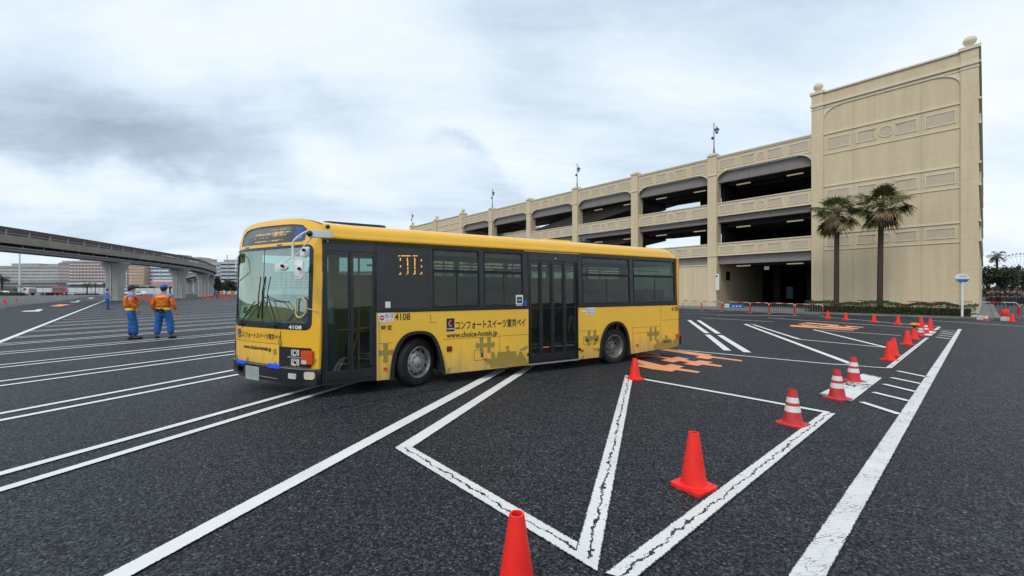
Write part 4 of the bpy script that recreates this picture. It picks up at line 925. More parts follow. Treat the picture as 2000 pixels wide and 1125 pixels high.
# ================================================================== BUS
def add_grime(m, ztop, amt):
    t = m.node_tree; b = t.nodes['Principled BSDF']; src = b.inputs['Base Color'].links[0].from_socket
    c = N(t, 'ShaderNodeTexCoord').outputs['Object']; q = N(t, 'ShaderNodeSeparateXYZ'); t.links.new(c, q.inputs[0])
    st = N(t, 'ShaderNodeMapping'); t.links.new(c, st.inputs[0]); st.inputs['Scale'].default_value = (5, 5, .8)
    f = math_n(t, 'ADD', math_n(t, 'MULTIPLY', noise_n(t, st.outputs[0], 1.6, 6, .7), .9), mapr(t, q.outputs[2], .15, ztop, .32, -.25))
    t.links.new(mixc(t, mapr(t, f, .42, .85, 0, amt), src, (.30, .25, .17)), b.inputs['Base Color'])
for m__, zt__, am__ in ((M_yel2, .9, .75), (M_yel, .8, .5)): add_grime(m__, zt__, am__)
BU, BE = Vector((.863, .505)), Vector((-.876, .483)); BC = Vector((-2.94, 6.30)); BN_S, BN_F = Vector((.505, -.863)), Vector((-.483, -.876)); WF = 2.27
def _hit(c, d, px, py):
    r = (px - 1000) / F_PX; s_ = (r * c.y - c.x) / (d.x - r * d.y); Y = c.y + s_ * d.y; return s_, CAM_H + (HZ - py) * Y / F_PX
def bs(px, py, off=0): return _hit(BC + BN_S * off, BU, px, py)
def bf(px, py, off=0):
    s_, z = _hit(BC + BN_F * (off + .06), BE, px, py); return WF - s_, z
def tum(z): return .045 * max(0, (z - 1.3) / 1.15) ** 1.5
def smap(u, z, o): return (u, tum(z) - o, z)
def bow(x): t = min(1, abs(2 * x / WF - 1)); return .13 * (1 - t ** 3.5)
def lean(z): return .28 * max(0, z - 2.25) ** 1.7 + .03 * max(0, z - 1.1)
def fmap(x, z, o):
    s_ = WF - x; k = bow(x) + o - lean(z); return (-.512 * s_ - .859 * k, .859 * s_ - .512 * k, z)
FC = [i * WF / 22 for i in range(1, 22)]
def wtop(x): return 2.655 + .15 * (1 - min(1, abs(2 * x / WF - 1)) ** 3.6) + .03 * (1 - x / WF)
BL_ = 8.32
bus = empty('city_bus', (BC.x, BC.y, 0), math.atan2(.505, .863), 'yellow city bus with black window band and hotel lettering, parked across the bay lines', 'bus')
def SP(mb, name, m, par=bus, **k): return mb.build(name, m, par, fmap=smap, **k)
def FP(mb, name, m, par=bus, **k): return mb.build(name, m, par, fmap=fmap, cuts=FC, **k)
def smooth_open(P):
    for _ in range(3):
        q = [P[0]]
        for a, b in zip(P, P[1:]): q += [(a[0] * .75 + b[0] * .25, a[1] * .75 + b[1] * .25), (a[0] * .25 + b[0] * .75, a[1] * .25 + b[1] * .75)]
        P = q + [P[-1]]
    return P[1:-1]
archF = [bs(*p) for p in ((763, 742), (765, 712), (771, 684), (783, 662), (798, 650.5), (820, 647), (840, 650), (852, 664), (861, 690), (867, 718), (868, 733))]
archF = [archF[0]] + smooth_open(archF) + [archF[-1]]
archF = [(archF[0][0], .17)] + archF[1:-1] + [(archF[-1][0], .17)]
archR = [bs(*p) for p in ((1171, 700), (1173, 668), (1180, 645), (1190, 632), (1203, 628), (1214, 631), (1223, 643), (1228, 664), (1230, 694))]
archR = [archR[0]] + smooth_open(archR) + [archR[-1]]
archR = [(archR[0][0], .17)] + archR[1:-1] + [(archR[-1][0], .17)]
def arch_flat(a): return [(x, z) for x, z in a]
BELT = 1.305
U0, U1, U2, U3 = .862, 3.785, 5.062, 8.30
p1 = [(U0, .19)] + [(x, max(z, .18)) for x, z in archF] + [(2.06, .18), (U1, .18), (U1, BELT), (U0, BELT)]
p1[1] = (p1[1][0], .19)
low = SP(MB().plate([p1], -.04, 0), 'side_panel', M_yel2)
p2 = [(U2, .185)] + [(x, z) for x, z in archR] + [(6.6, .18), (7.4, .22), (U3, .30), (U3, BELT), (U2, BELT)]
p2[1] = (p2[1][0], .185)
low2 = SP(MB().plate([p2], -.04, 0), 'side_panel', M_yel2)
# seams pressed into the panels
def seam(par, pts, wd=.006, off=.0012, m=None):
    mb = MB()
    for (a, b), (c, d) in zip(pts, pts[1:]):
        L = math.hypot(c - a, d - b); nx, ny = -(d - b) / L * wd / 2, (c - a) / L * wd / 2
        mb.plate([[(a + nx, b + ny), (c + nx, d + ny), (c - nx, d - ny), (a - nx, b - ny)]], .0004, off)
    return SP(mb, 'panel_seam', m or M_seam, par)
M_seam = mat('panel_gap', (.10, .055, .01), .7)
fo = .79
seam(low, [(U0, fo), (1.11, fo)]); seam(low, [(2.0, fo), (U1, fo)]); seam(low, [(bs(976, 690)[0], .18), (bs(976, 690)[0], fo)])
seam(low2, [(U2, fo), (5.58, fo)]); seam(low2, [(6.6, fo), (bs(1290, 640)[0], fo)]); seam(low2, [(bs(1290, 640)[0], .28), (bs(1290, 600)[0], BELT)])
seam(low2, [(bs(1290, 640)[0], .93), (U3, .93)]); seam(low2, [(bs(1236, 660)[0], .2), (bs(1236, 660)[0], fo)]); seam(low2, [(bs(1236, 660)[0], .66), (bs(1290, 660)[0], .66)])
seam(low, [(bs(841, 610)[0], 1.24), (bs(841, 610)[0], 1.10), (bs(853, 610)[0], 1.10)], .008)
def hatch(par, x0, x1, z0, z1):
    q = rrect(x0, x1, z0, z1, .02, 3); SP(MB().plate([q, shrink(q, .006)], .0004, .003), 'fuel_flap', M_seam, par)
a, b = bs(926, 684), bs(944, 703); hatch(low, a[0], b[0], b[1], a[1]); SP(MB().plate([rect(b[0] - .05, b[0] - .015, (a[1] + b[1]) / 2 - .04, (a[1] + b[1]) / 2 + .03)], .003, .008), 'latch', M_blk, low)
for q in ((1139, 1149, 658, 672), (1155, 1167, 656, 671)): a, b = bs(q[0], q[2]), bs(q[1], q[3]); hatch(low2, a[0], b[0], b[1], a[1]); SP(MB().plate([rect(b[0] - .06, b[0] - .02, (a[1] + b[1]) / 2 - .03, (a[1] + b[1]) / 2 + .03)], .003, .01), 'latch', M_blk, low2)
# reflectors and side markers
def sbox(px0, px1, py0, py1, name, m, par=bus, o0=.001, o1=.012, r=None):
    a, b = bs(px0, py1), bs(px1, py0); x0, x1, z0, z1 = a[0], b[0], a[1], b[1]
    return SP(MB().plate([rrect(x0, x1, z0, z1, r) if r else rect(x0, x1, z0, z1)], o0, o1), name, m, par)
sbox(872.5, 882.5, 676, 687, 'reflector', M_maroon, low, r=.01); sbox(749, 756, 717, 724, 'side_marker', M_amber, low, r=.01); sbox(945, 951.5, 699.5, 704.5, 'side_marker', M_amber, low, r=.008)
sbox(1135, 1139.5, 682, 687, 'side_marker', M_amber, low2, r=.005); sbox(1242, 1246.5, 672, 677, 'side_marker', M_amber, low2, r=.005); sbox(1159.5, 1170, 675, 681, 'step_lamp', M_yel, low2, .001, .03, r=.01)
# olive jigsaw film
def puzzle(cx_, cz_, sx, sz, kind):
    mb = MB(); lay = [.0016]
    def pl(poly): lay[0] += .00016; mb.plate([poly], .0006, lay[0])
    if kind == 'cross':
        pl(rrect(cx_ - sx * .16, cx_ + sx * .16, cz_ - sz * .5, cz_ + sz * .5, sx * .06)); pl(rrect(cx_ - sx * .5, cx_ + sx * .5, cz_ - sz * .13, cz_ + sz * .13, sz * .05))
        pl(circ(cx_, cz_ + sz * .42, sx * .2, 14, sz * .09)); pl(circ(cx_, cz_ - sz * .42, sx * .2, 14, sz * .09)); pl(circ(cx_ + sx * .44, cz_, sx * .12, 14, sz * .17)); pl(circ(cx_ - sx * .44, cz_, sx * .12, 14, sz * .17)); pl(circ(cx_, cz_, sx * .25, 14, sz * .2))
    elif kind == 'h':
        for k in (-1, 1):
            xx = cx_ + k * sx * .2; pl(rrect(xx - sx * .09, xx + sx * .09, cz_ - sz * .5, cz_ + sz * .5, sx * .04)); pl(circ(xx, cz_ + sz * .43, sx * .115, 12, sz * .08)); pl(circ(xx, cz_ - sz * .43, sx * .115, 12, sz * .08))
        pl(rrect(cx_ - sx * .5, cx_ + sx * .5, cz_ - sz * .14, cz_ + sz * .12, sz * .05)); pl(circ(cx_ + sx * .42, cz_, sx * .085, 12, sz * .19)); pl(circ(cx_ - sx * .42, cz_, sx * .085, 12, sz * .19))
    return mb
def pz(px0, px1, py0, py1, kind, par):
    a, b = bs(px0, (py0 + py1) / 2), bs(px1, (py0 + py1) / 2); t, bo = bs((px0 + px1) / 2, py0), bs((px0 + px1) / 2, py1)
    SP(puzzle((a[0] + b[0]) / 2, (t[1] + bo[1]) / 2, b[0] - a[0], t[1] - bo[1], kind), 'puzzle_film', M_olive, par)
pz(739, 767, 670, 708, 'cross', low); pz(929, 966, 658, 690, 'h', low); pz(1142, 1170, 646, 675, 'h', low2); pz(1264, 1287, 639, 665, 'h', low2)
def film(pts, par, ox, oy, sc_):
    q = [bs(ox + x / sc_, oy + y / sc_) for x, y in pts]; SP(MB().plate([[(x, max(z, .185)) for x, z in q]], .0006, .0022), 'puzzle_film', M_olive, par)
def smooth_poly(pts, it=2):
    for _ in range(it):
        q = []
        for i in range(len(pts)):
            a, b = pts[i], pts[(i + 1) % len(pts)]; q += [(a[0] * .75 + b[0] * .25, a[1] * .75 + b[1] * .25), (a[0] * .25 + b[0] * .75, a[1] * .25 + b[1] * .75)]
        pts = q
    return pts
J_ = [(1340, 778), (1345, 742), (1290, 735), (1300, 700), (1318, 672), (1352, 684), (1342, 622), (1360, 598), (1386, 612), (1384, 662), (1410, 668), (1412, 612), (1430, 600), (1512, 604), (1520, 578), (1502, 550), (1525, 532), (1548, 548), (1532, 582), (1562, 602), (1616, 586), (1622, 640), (1650, 650), (1652, 596), (1740, 574), (1744, 535), (1768, 520), (1768, 750), (1560, 765)]
film([J_[0]] + smooth_poly(J_[1:-2], 1)[:-1] + J_[-2:], low, 720, 580, 5.624)
J2 = [(1195, 876), (1196, 838), (1222, 832), (1216, 792), (1240, 790), (1248, 828), (1272, 792), (1294, 788), (1290, 756), (1312, 755), (1314, 786), (1345, 786), (1350, 822), (1368, 824), (1376, 786), (1402, 784), (1402, 850), (1300, 872)]
film(J2, low2, 1000, 480, 4.326)
a = bs(738, 736); film([(860, 850), (868, 790), (875, 778), (895, 775), (905, 785), (890, 812), (890, 842)], low, 720, 580, 5.624); film([(586, 962), (588, 935), (600, 925), (610, 935), (604, 958)], low2, 1000, 480, 4.326)
# lettering on the side
def slet(body, px0, px1, z0, z1, m=M_ink, par=low, bold=.0, off=.0032):
    x0, x1 = bs(px0, 640)[0], bs(px1, 640)[0]; return lettering(body, x0, x1, z0, z1, m, par, smap, off, bold=bold)
zt = lambda px, py: bs(px, py)[1]
slet('コンフォートスイーツ東京ベイ', 889.5, 1026, zt(960, 641), zt(960, 623.5), bold=.022); slet('www.choice-hotels.jp', 872, 971, zt(920, 661), zt(920, 647), bold=.02)
slet('4108', 771, 801, zt(786, 625.5), zt(786, 612), bold=.012); slet('特 定', 744, 765.5, zt(755, 645), zt(755, 635), bold=.025)
sk = sbox(739, 768.5, 610.5, 629, 'exit_sticker', M_wht, low, .001, .0025, r=.008); x0, x1 = bs(739, 620)[0], bs(768.5, 620)[0]; z0, z1 = bs(753, 629)[1], bs(753, 610.5)[1]; W_, H_ = x1 - x0, z1 - z0
SP(MB().plate([circ(x0 + W_ * .24, z0 + H_ * .45, W_ * .155, 20, H_ * .27)], .0026, .0032), 'prohibition_mark', mat('sign_red', (.45, .02, .03), .5), sk); SP(MB().plate([rect(x0 + W_ * .14, x0 + W_ * .34, z0 + H_ * .40, z0 + H_ * .51)], .0034, .0038), 'white_bar', M_wink, sk)
lettering('出 口', x0 + W_ * .46, x0 + W_ * .95, z0 + H_ * .45, z0 + H_ * .88, M_ink, sk, smap, .0034, bold=.012); lettering('E X I T', x0 + W_ * .50, x0 + W_ * .92, z0 + H_ * .12, z0 + H_ * .28, M_ink, sk, smap, .0034)
def logo(fm, x0, x1, z0, z1, par, cuts=None):
    W_, H_ = x1 - x0, z1 - z0; l = MB().plate([rect(x0, x1, z0, z1)], .0008, .003).build('logo_patch', M_navy, par, fmap=fm, cuts=cuts)
    cx_, cz_ = x0 + W_ * .5, z0 + H_ * .60; out_ = [(cx_ + W_ * .27 * math.cos(R(t)), cz_ + H_ * .26 * math.sin(R(t))) for t in range(70, 331, 20)]; inn = [(cx_ + W_ * .10 + W_ * .20 * math.cos(R(t)), cz_ + H_ * .02 + H_ * .17 * math.sin(R(t))) for t in range(330, 59, -18)]
    MB().plate([out_ + inn], .0034, .0042).build('crescent', M_pink, l, fmap=fm); lettering('Comfort', x0 + W_ * .08, x1 - W_ * .08, z0 + H_ * .14, z0 + H_ * .27, M_wink, l, fm, .0042, bold=.03)
a, b = bs(872, 647.5), bs(887.5, 621.5); logo(smap, a[0], b[0], a[1], b[1], low)
slet('4108', 1311, 1324, zt(1317, 607.5), zt(1317, 599), par=low2, bold=.015)
sk2 = sbox(1146, 1162, 600.5, 614.5, 'entry_sticker', M_wht, low2, .001, .0025, r=.008); a, b = bs(1146, 614.5), bs(1162, 600.5)
lettering('出 入 口', a[0] + .02, b[0] - .02, a[1] + .075, b[1] - .02, M_ink, sk2, smap, .0034, bold=.012); lettering('WAY IN / OUT', a[0] + .02, b[0] - .02, a[1] + .02, a[1] + .055, M_ink, sk2, smap, .0034, bold=.02)
sbox(1136, 1144, 605.5, 610.5, 'small_sticker', M_wht, low2, .001, .003); lettering('東京ベイ', bs(1295, 680)[0], bs(1318, 680)[0], .36, .42, M_ink, low2, smap, .0036, bold=.03)
# black window band with its openings
def wx(px): return bs(px, 560)[0]
ops = []
WIN = [(wx(846), wx(937)), (wx(946), wx(1022.5)), (wx(1138), wx(1231)), (wx(1238), wx(1319))]
ZL, ZT, ZH = 1.365, 2.00, 2.385
for x0, x1 in WIN: ops += [rect(x0, x1, ZL, ZT - .012), rect(x0, x1, ZT + .012, ZH)]
blank = (wx(752), wx(838)); ops.append(rect(blank[0], blank[1], ZL, ZH))
top = 2.46
band = MB().plate([[(.88, BELT + .003), (U1 - .005, BELT + .003), (U1 - .005, top), (.88, top)]] + [o_ for o_ in ops if o_[0][0] < U1], -.035, -.002)
band.plate([[(U2 + .005, BELT + .003), (U3 - .05, BELT + .003), (U3 - .05, top), (U2 + .005, top)]] + [o_ for o_ in ops if o_[0][0] > U2], -.035, -.002)
bd = SP(band, 'window_band', M_blk)
SP(MB().plate([rect(.862, 8.24, BELT - .012, BELT + .012)], .001, .006), 'belt_trim', M_rub, bd)
for x0, x1 in WIN:
    wnd = SP(MB().plate([rect(x0 + .012, x1 - .012, ZL + .012, ZT - .02)], -.020, -.014), 'window', M_gside); SP(MB().plate([rect(x0 + .012, x1 - .012, ZT + .02, ZH - .012)], -.020, -.014), 'upper_pane', M_gtop, wnd)
    SP(MB().plate([rect(x0 - .001, x1 + .001, ZL - .001, ZT - .0), rrect(x0 + .02, x1 - .02, ZL + .02, ZT - .028, .025, 3)], -.03, .004).plate([rect(x0 - .001, x1 + .001, ZT + .001, ZH + .001), rrect(x0 + .02, x1 - .02, ZT + .028, ZH - .02, .025, 3)], -.03, .004), 'frame', M_rub, wnd)
    xm = (x0 + x1) / 2; SP(MB().plate([rect(xm - .006, xm + .006, ZL + .02, ZT - .03)], -.013, -.009), 'glass_divider', M_rub, wnd)
    for xx in (x0 + .035, x1 - .035): SP(MB().plate([circ(xx, 2.2, .012, 10)], -.012, .0), 'window_stud', M_blk, wnd)
bp = SP(MB().plate([rect(blank[0], blank[1], ZL, ZH)], -.02, -.008), 'blank_panel', M_gdark); SP(MB().plate([rect(blank[0], blank[1], ZL, ZH)], -.05, -.03), 'panel_backing', mat('panel_backing', (.055, .062, .068), .6), bp)
# scanning LED number on the side panel
led = MB(); rn = random.Random(2)
for x in range(22):
    if rn.random() < .75: px_ = 775 + x * 1.9; a = bs(px_, 499.5); led.plate([rect(a[0], a[0] + .014, a[1] - .006, a[1] + .008)], -.004, .001)
for px_, segs in ((783, ((504, 509), (519, 522), (533, 536))), (797, ((504, 520), (523, 526), (529, 535))), (811, ((504, 519), (522, 526), (528, 535))), (824, ((507, 511), (519, 522), (532, 535)))):
    for y0_, y1_ in segs:
        y = y0_
        while y < y1_: a = bs(px_ + rn.uniform(-.4, .4), y); led.plate([rect(a[0] - .009, a[0] + .009, a[1] - .009, a[1] + .005)], -.004, .001); y += 2.1
    a = bs(px_ - 2.4, 535); led.plate([rect(a[0] - .006, a[0] + .006, a[1] - .01, a[1] + .004)], -.004, .001)
SP(led, 'led_display', M_led, bp)
sbox(752.5, 762.5, 589, 601.5, 'notice', M_wht, bp, -.006, .002); st = sbox(1007.5, 1021.5, 576, 597, 'notice', M_wht, bd, -.001, .004, r=.01); sbox(1009.5, 1019.5, 580, 592, 'notice_print', M_blk, st, .0045, .006); sbox(1011, 1018, 583.5, 588, 'notice_screen', M_galv, st, .0065, .008)
sbox(1023, 1028.5, 587, 596.5, 'wheelchair_sticker', M_signblue, bd, -.001, .004)
# doors
def door(x0, x1, z0, z1, leaves, zhead, nm_):
    d_ = SP(MB().plate([rect(x0, x1, z0, top - .003)] + [rect(a, b, z0 + .02, zhead) for a, b in ((x0 + .025, x1 - .025),)], -.05, -.004), nm_, M_blk)
    for a, b in leaves:
        fr = SP(MB().plate([rect(a, b, z0 + .025, zhead - .004), rrect(a + .045, b - .03, z0 + .17, zhead - .05, .012, 2)], -.045, -.012), 'door_leaf', M_blk, d_)
        SP(MB().plate([rect(a + .045, b - .03, z0 + .17, zhead - .05)], -.034, -.028), 'door_glass', M_gdoor, fr) if False else SP(MB().plate([rect(a + .043, b - .028, z0 + .168, zhead - .048)], -.034, -.028), 'door_glass', M_gdoor, d_)
        SP(MB().plate([rect(b - .008, b + .004, z0 + .03, zhead - .01)], -.03, -.006), 'door_seal', M_rub, d_)
    SP(MB().plate([rect(x0 + .02, x1 - .02, zhead + .012, top - .03)], -.003, .004), 'door_header', M_blk, d_)
    return d_
fd = door(.055, .858, .235, 2.45, [(.085, .455), (.465, .835)], 2.27, 'front_door')
u_ = [wx(1035.5), wx(1057.5), wx(1080), wx(1103.5), wx(1127)]
md = door(U1 + .004, U2 - .004, .205, 2.455, [(u_[i] + .004, u_[i + 1] - .008) for i in range(4)], 2.26, 'middle_door')
SP(MB().plate([rect(.87, .885, .25, 1.25)], .001, .02).plate([rect(.885, .89, .25, .26)], .001, .003), 'door_edge_strip', M_cream, low)
SP(MB().plate([rect(U1, U2, .17, .2)], -.04, .0), 'sill', M_galv, md); SP(MB().plate([rect(.06, .86, .2, .23)], -.04, .0), 'sill', M_rub, fd)
SP(MB().plate([rect(.862, .9, 1.3, 2.45)], -.03, -.001), 'door_post', M_blk, bd)
a = bs(1086, 505); SP(MB().plate([circ(a[0], a[1], .012, 10)], .005, .02), 'door_lamp', M_lamp, md)
for q in ((1031.5, 692), (1131.5, 682)): a = bs(*q); MB().cyl((a[0], .0, a[1]), (a[0], -.03, a[1]), .028, n=14).build('rubber_stop', M_rub, bus)
# roof
RP = [(0.045, 2.44), (.02, 2.455), (0.0, 2.462), (-.005, 2.49), (.006, 2.515), (.02, 2.52), (.028, 2.58), (.055, 2.64), (.11, 2.685), (.22, 2.715), (.42, 2.735), (.70, 2.745), (.975, 2.75)]
RP = RP + [(1.95 - v, z) for v, z in RP[-2::-1]]
ks = [0, .05, .14, .30, .6, 1.2, 2.4, 3.6, 4.8, 6.0, 7.2, 7.9, 8.16, 8.28, 8.33]
rings = []
for k in ks:
    ring = []
    for j, (v, z) in enumerate(RP):
        x = WF - min(max(v, 0.0), 1.95) / .859; x = min(max(x, 0), WF)
        fr = Vector(fmap(x, max(2.44, min(wtop(x), 2.44 + (z - 2.44) * 1.25)), -.012)); u0 = fr.x
        if k == 0: ring.append((fr.x, v if 0 < j < len(RP) - 1 else v, fr.z)); continue
        blend = min(1, k / .6); zb = z + (max(fr.z, z) - z) * (1 - blend) ** 2
        if k > 7.9: zb = 2.44 + (zb - 2.44) * (1 - ((k - 7.9) / .43) ** 2.6 * .75)
        ug = u0 * (1 - k / 8.33) + k; ring.append((ug, v + (.06 * ((k - 7.9) / .43) ** 3 if k > 7.9 and v < .9 else (-.06 * ((k - 7.9) / .43) ** 3 if k > 7.9 else 0)), zb))
    rings.append(ring)
n = len(RP); mb = MB(); mb.add([p for r_ in rings for p in r_], [(i * n + j, i * n + j + 1, (i + 1) * n + j + 1, (i + 1) * n + j) for i in range(len(ks) - 1) for j in range(n - 1)])
mb.add(rings[-1], [tuple(range(n))]); rf_ = mb.build('roof', M_yel, bus, smooth=True, ang=40)
MB().plate([[(rings[0][j][0] + .1, rings[0][j][1]) for j in (1,)] + [(.1, .06), (8.25, .06), (8.25, 1.89), (-1.05, 1.89)]], 2.40, 2.43).build('ceiling', M_inner, bus)
SP(MB().plate([rect(.03, 8.2, 2.497, 2.507)], .0062, .012).plate([rect(3.7, 5.1, 2.43, 2.47)], .002, .014), 'rain_gutter', M_yel, rf_)
rv = MB().plate([rrect(.12, 1.15, .5, 1.0, .12)], 2.735, 2.80).build('roof_dark_smear', M_blk, rf_, bevel=.015)  # added black box in the shape of a leftover shadow smear
MB().plate([rrect(4.6, 5.4, .6, 1.3, .1)], 2.74, 2.80).build('roof_hatch', M_yel, rf_)
# front skin
outl = [(0, .45), (WF, .45)] + [(WF * (1 - i / 24), wtop(WF * (1 - i / 24))) for i in range(25)]
ws = rrect(.055, 2.165, 1.045, 2.365, .11, 5)
def stop_(x): return wtop(x) - .095
sgl = [(.20, 2.435), (.26, 2.415), (1.93, 2.415), (1.985, 2.44)] + [(x, stop_(x) - (.05 if x > 1.95 or x < .22 else 0)) for x in [1.99 - 1.79 * i / 16 for i in range(17)]]
skin = FP(MB().plate([outl, ws, sgl], -.04, 0), 'front_panel', M_yel)
sg = FP(MB().plate([sgl], -.05, -.03), 'destination_sign', mat('sign_black', (.022, .025, .028), .35)); FP(MB().plate([sgl], -.018, -.012), 'sign_glass', M_gdark if False else glass('sign_glass', (.85, .9, .9), .04), sg)
a, b = bf(478, 470), bf(575, 440)
FP(MB().plate([rect(.42, 1.55, 2.56, 2.70)], -.029, -.0285), 'display_pane', mat('display_grey', (.16, .17, .18), .5), sg)
FP(MB().plate([rect(1.70, 1.94, 2.43, 2.70)], -.029, -.027), 'blue_route_panel', M_signblue, sg)
FP(MB().plate([[(1.82 + .07 * math.cos(R(t)), 2.52 + .05 * math.sin(R(t))) for t in range(180, 361, 20)] + [(1.82 + .055 * math.cos(R(t)), 2.52 + .036 * math.sin(R(t))) for t in range(360, 179, -20)]], -.0265, -.025), 'curved_mark', M_wink, sg)
led = MB(); rn = random.Random(9)
for zz_, x0, x1, dn, hh in ((2.655, 1.05, 1.62, .55, .010), (2.60, .62, 1.60, .85, .018), (2.585, .62, 1.3, .8, .012), (2.555, 1.15, 1.5, .75, .022), (2.535, .6, 1.1, .35, .010), (2.475, .66, 1.45, .8, .012), (2.465, .66, 1.3, .6, .010)):
    x = x0
    while x < x1:
        if rn.random() < dn: h_ = hh * rn.uniform(.5, 1.3); led.plate([rect(x, x + rn.uniform(.008, .02), zz_ - h_ / 2, zz_ + h_ / 2)], -.028, -.026)
        x += .024
FP(led, 'led_text', M_led, sg); lettering('東京', 1.16, 1.42, 2.535, 2.625, M_led, sg, fmap, -.0255, FC, bold=.0)
sh_ = [FP(MB().plate([rrect(x0, x0 + .13, 2.375, 2.392, .006, 2)], .001, .006), 'header_slot', M_blk, skin) for x0 in (.42, 1.36)]
# windscreen
wsu = FP(MB().plate([rrect(.055, 2.165, 1.045, 2.365, .11, 5), rrect(.105, 2.095, 1.15, 2.325, .07, 5)], -.03, .003), 'windshield_surround', M_blk)
wg = FP(MB().plate([rrect(.10, 2.10, 1.145, 2.33, .07, 5)], -.014, -.008), 'windshield', M_gwind); FP(MB().plate([rect(1.02, 1.035, 1.15, 2.32)], -.007, -.004), 'windshield_divider', M_rub, wg)
a, b = bf(571, 642), bf(592, 633.5); lettering('4108', a[0], b[0], 1.058, 1.118, M_wink, wsu, fmap, .0045, FC, bold=.02)
# lower front
a, b = bf(467, 640)[0], bf(562, 640)[0]; fpz = (b, a)
fp_ = FP(MB().plate([rrect(.13, 1.50, .47, .80, .02, 2)], .001, .012), 'service_panel', M_yel2, skin); FP(MB().plate([rrect(.10, 1.52, .808, 1.015, .012, 2)], .001, .008), 'upper_panel', M_yel, skin)
FP(MB().plate([rect(.10, 1.52, .799, .807)], .0005, .003).plate([rect(1.521, 1.529, .47, 1.03)], .0005, .003), 'panel_seam', M_seam, skin)
X0, X1 = bf(477, 655)[0], bf(558, 655)[0]; lettering('コンフォートスイーツ東京ベイ', X0, X1, .865, .965, M_ink, skin, fmap, .0115, FC, bold=.02)
X0, X1 = bf(484, 683)[0], bf(540, 683)[0]; lettering('www.choice-hotels.jp', X0, X1, .66, .75, M_ink, skin, fmap, .0145, FC, bold=.035)
logo(lambda x, z, o_: fmap(x, z, o_ + .0085), bf(468, 655)[0], bf(475.5, 655)[0], .855, .995, skin)
for x, z, sx, sz in ((.04, .93, .09, .12), (1.52, .83, .08, .10), (1.40, .68, .10, .11), (.19, .50, .09, .06), (.62, .50, .10, .06), (1.42, .49, .1, .05), (2.2, .60, .09, .05)):
    FP(MB().plate([circ(x, z, sx / 2, 14, sz / 2)], .0125, .0140) if x > .1 else MB().plate([circ(x + .02, z, sx / 2, 14, sz / 2)], .009, .0095), 'puzzle_film', M_olive, skin)
def fbox(px0, px1, py0, py1, name, m, par=bus, o0=.001, o1=.02, r=.012, bev=0):
    a, b = bf(px0, (py0 + py1) / 2), bf(px1, (py0 + py1) / 2); t, bo = bf((px0 + px1) / 2, py0), bf((px0 + px1) / 2, py1)
    return FP(MB().plate([rrect(a[0], b[0], bo[1], t[1], r, 3)], o0, o1), name, m, par)
for (x0, x1) in ((1.515, 2.165), (.0, .105)):
    hb_ = FP(MB().plate([rrect(x0, x1, .475, .775, .03 if x1 > 1 else .01, 3)], .001, .016), 'headlight_box', M_blk)
    if x1 > 1:
        for ya, yb in ((682, 694), (700, 713)):
            hl_ = fbox(577.5, 590, ya, yb, 'headlight', M_lamp, hb_, .017, .026); c_ = bf(583.7, (ya + yb) / 2); FP(MB().plate([circ(c_[0], c_[1], .062, 20), circ(c_[0], c_[1], .048, 20)], .0265, .030), 'reflector_ring', M_chr, hl_); FP(MB().plate([circ(c_[0], c_[1], .026, 16)], .0265, .029), 'bulb_cap', M_blk, hl_)
        fbox(594, 610, 684.5, 711, 'indicator', M_amber, hb_, .017, .040); fbox(571, 592, 695.5, 698, 'headlight_bar', M_galv, hb_, .017, .024, r=.004)
        fbox(595, 602, 703, 710.5, 'indicator_corner', M_lamp, hb_, .0405, .042, r=.004)
    else: FP(MB().plate([rrect(.01, .09, .50, .60, .01, 2)], .017, .028), 'headlight', M_lamp, hb_)
bmp = FP(MB().plate([rrect(-.005, WF + .005, .215, .462, .02, 2), rrect(.30, .52, .27, .37, .02, 2)], -.12, .035), 'bumper', M_blk, smooth=True); FP(MB().plate([rect(0, WF, .447, .458)], .036, .042), 'bumper_trim', M_galv, bmp)
FP(MB().plate([rrect(.28, .54, .25, .39, .02, 2)], -.14, -.122), 'bumper_recess', M_dark, bmp)
fbox(474, 492, 701.8, 708, 'marker_lamp', M_blue, bmp, .036, .060); fbox(538, 560, 708.5, 716.5, 'marker_lamp', M_blue, bmp, .036, .060); fbox(492.5, 519.5, 713, 738.5, 'number_plate', M_plate, bmp, .040, .046, r=.02); fbox(574.5, 587, 727.5, 738, 'fog_lamp', M_lamp, bmp, .036, .048); fbox(599.5, 613.5, 726, 741, 'fog_lamp', mat('yellowish_lens', (.62, .58, .42), .15, coat=.8), bmp, .036, .052, r=.035)
for z in (.26, .30, .34): FP(MB().plate([rect(1.02, 1.5, z, z + .012)], .036, .041), 'grille_bar', M_galv if z == .26 else M_rub, bmp)
# stickers and handle
a = [bf(*p, -.02) for p in ((468, 621), (473, 597), (496, 595), (489, 621))]; FP(MB().plate([a], -.03, -.026), 'dash_sign', mat('pale_yellow_card', (.70, .74, .42), .6), wg); q = [bf(*p, -.02) for p in ((476, 612), (479, 600), (489, 598), (486, 611))]; FP(MB().plate([q], -.0255, -.023), 'dash_sign_print', M_dark, wg)
def ftube(pts, r, off, name, m, par=bus):
    P = [fmap(*bf(x, y, o_ if o_ is not None else off), o_ if o_ is not None else off) for x, y, *oo in pts for o_ in [oo[0] if oo else None]]
    return MB().tube(P, r, 8).build(name, m, par, smooth=True)
ftube([(583, 584), (586, 581.5), (592, 582), (596, 588), (596, 610), (594, 616), (589, 620), (584, 619), (581.5, 612), (581.5, 592), (583, 584)], .014, .02, 'grab_handle', M_cream)
ftube([(592, 600), (612, 608)], .007, .02, 'handle_cable', M_cream)
